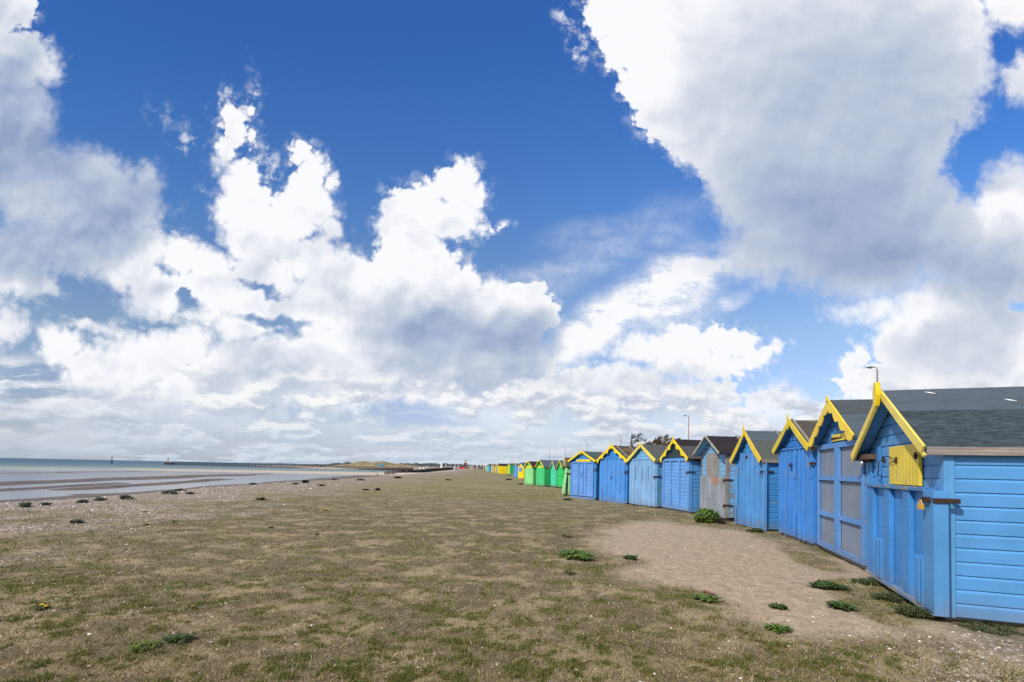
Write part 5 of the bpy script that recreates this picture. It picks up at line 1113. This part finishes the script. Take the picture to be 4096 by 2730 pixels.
# ------------------------------------------------------------------ people and a dog on the beach
def limbs_mesh(name, chains, mat, parent, sub=1):
    """one continuous skinned surface grown on connected joints: chains of (x,y,z,radius) that start on a shared joint"""
    me = bpy.data.meshes.new(name); vs, es, rs = [], [], []; idx = {}
    def vid(p):
        k = tuple(round(q, 3) for q in p[:3])
        if k not in idx: idx[k] = len(vs); vs.append(p[:3]); rs.append(p[3])
        return idx[k]
    for ch in chains:
        ids = [vid(p) for p in ch]
        for a, b in zip(ids, ids[1:]): es.append((a, b))
    me.from_pydata(vs, es, []); o = bpy.data.objects.new(name, me); col.objects.link(o); o.parent = parent
    sk = o.modifiers.new('skin', 'SKIN'); lay = me.skin_vertices[0] if me.skin_vertices else None
    if lay is None:
        bm = bmesh.new(); bm.from_mesh(me); bm.verts.layers.skin.verify(); bm.to_mesh(me); bm.free(); lay = me.skin_vertices[0]
    for i, r in enumerate(rs): lay.data[i].radius = (r, r); lay.data[i].use_root = (i == 0)
    s_ = o.modifiers.new('sub', 'SUBSURF'); s_.levels = sub; s_.render_levels = sub
    me.materials.append(mat); return o
def person(px, py, Yd, jacket, trousers, label, facing=0., stride=.3, leanf=.1, H_=1.72, group=None):
    x, y, z = far(px, py, Yd); zg = float(height(np.array([x]), np.array([y]))[0]); z = zg
    r = empty('person', (x, y, z), facing); tag(r, label, 'person', group); k = H_ / 1.75
    def S(p): return tuple(q * k for q in p)
    pel = S((0, 0, .95, .13)); ch = S((leanf * .8, 0, 1.32, .15)); nk = S((leanf * 1.1, 0, 1.50, .055)); hd = S((leanf * 1.4, 0, 1.62, .095)); tp = S((leanf * 1.4, 0, 1.72, .07))
    legs = [[pel, S((stride * .35, .09, .5, .07)), S((stride * .6, .09, .08, .05)), S((stride * .6 + .16, .09, .04, .04))], [pel, S((-stride * .15, -.09, .52, .07)), S((-stride * .7, -.09, .10, .05)), S((-stride * .7 + .14, -.09, .04, .04))]]
    arms = [[ch, S((leanf * .8, .2, 1.40, .06)), S((leanf - .15 * stride - .05, .25, 1.12, .045)), S((leanf + .1, .24, .90, .035))], [ch, S((leanf * .8, -.2, 1.40, .06)), S((leanf + .1, -.25, 1.12, .045)), S((leanf + .22, -.22, .93, .035))]]
    limbs_mesh('body', [[pel, ch, nk, hd, tp]] + legs + arms, simple('skin', (.42, .26, .19), .6), r)
    up = lambda c, g: [p[:3] + (p[3] + g,) for p in c]
    limbs_mesh('jacket', [up([pel, ch], .035)] + [up([ch] + a[1:3] + [tuple((a[2][i] + a[3][i] * 2) / 3 for i in range(4))], .022) for a in arms] + [up([ch, S((leanf * 1.05, 0, 1.45, .07))], .02)], simple('jacket', jacket, .8), r)
    limbs_mesh('trousers', [up([pel] + l[1:3], .022) for l in legs], simple('trousers', trousers, .8), r)
    limbs_mesh('hair', [[S((leanf * 1.4 - .02, 0, 1.66, .105)), S((leanf * 1.4 - .03, 0, 1.74, .075))]], simple('hair', (.04, .03, .02), .7), r)
    return r
person(1510, 1903.5, 238, (.03, .035, .05), (.02, .02, .035), 'person in a dark coat striding left across the pale sand', PI, .55, .22, 1.5)
person(1486, 1892, 320, (.04, .045, .06), (.04, .05, .07), 'person in dark clothes standing farther out on the wet sand', 0, .15, .05)
person(1574, 1896, 262, (.22, .03, .14), (.02, .02, .03), 'person in a magenta coat and black trousers by the groyne end', 0, .25, .08)
person(1577.5, 1896, 264, (.13, .04, .17), (.03, .03, .05), 'person in a purple coat beside the one in magenta', PI, .2, .05)
person(1623, 1889, 292, (.06, .03, .10), (.03, .03, .06), 'left one of two dark-coated people on the shingle by the groyne', 0, .2, .05)
person(1631, 1889, 296, (.05, .025, .09), (.03, .03, .05), 'right one of two dark-coated people on the shingle by the groyne', PI, .25, .08)
def dog(px, py, Yd, c, label):
    x, y, z = far(px, py, Yd); r = empty('dog', (x, y, float(height(np.array([x]), np.array([y]))[0]))); tag(r, label, 'dog')
    hip = (0, 0, .48, .11); sh_ = (.48, 0, .50, .14)
    limbs_mesh('body', [[hip, (.24, 0, .49, .12), sh_, (.64, 0, .66, .075), (.74, 0, .74, .085), (.90, 0, .70, .045)], [hip, (-.2, 0, .52, .025), (-.34, 0, .6, .018)]] + [[sh_, (.48, s * .09, .28, .045), (.47, s * .09, .04, .03)] for s in (-1, 1)] + [[hip, (.04, s * .09, .30, .06), (-.08, s * .09, .18, .035), (-.04, s * .09, .03, .03)] for s in (-1, 1)] + [[(.74, 0, .74, .085), (.71, s * .07, .82, .02)] for s in (-1, 1)], simple('fur', c, .8), r)
dog(1496, 1893, 322, (.03, .025, .02), 'dark dog on the wet sand between the two walkers')
#END
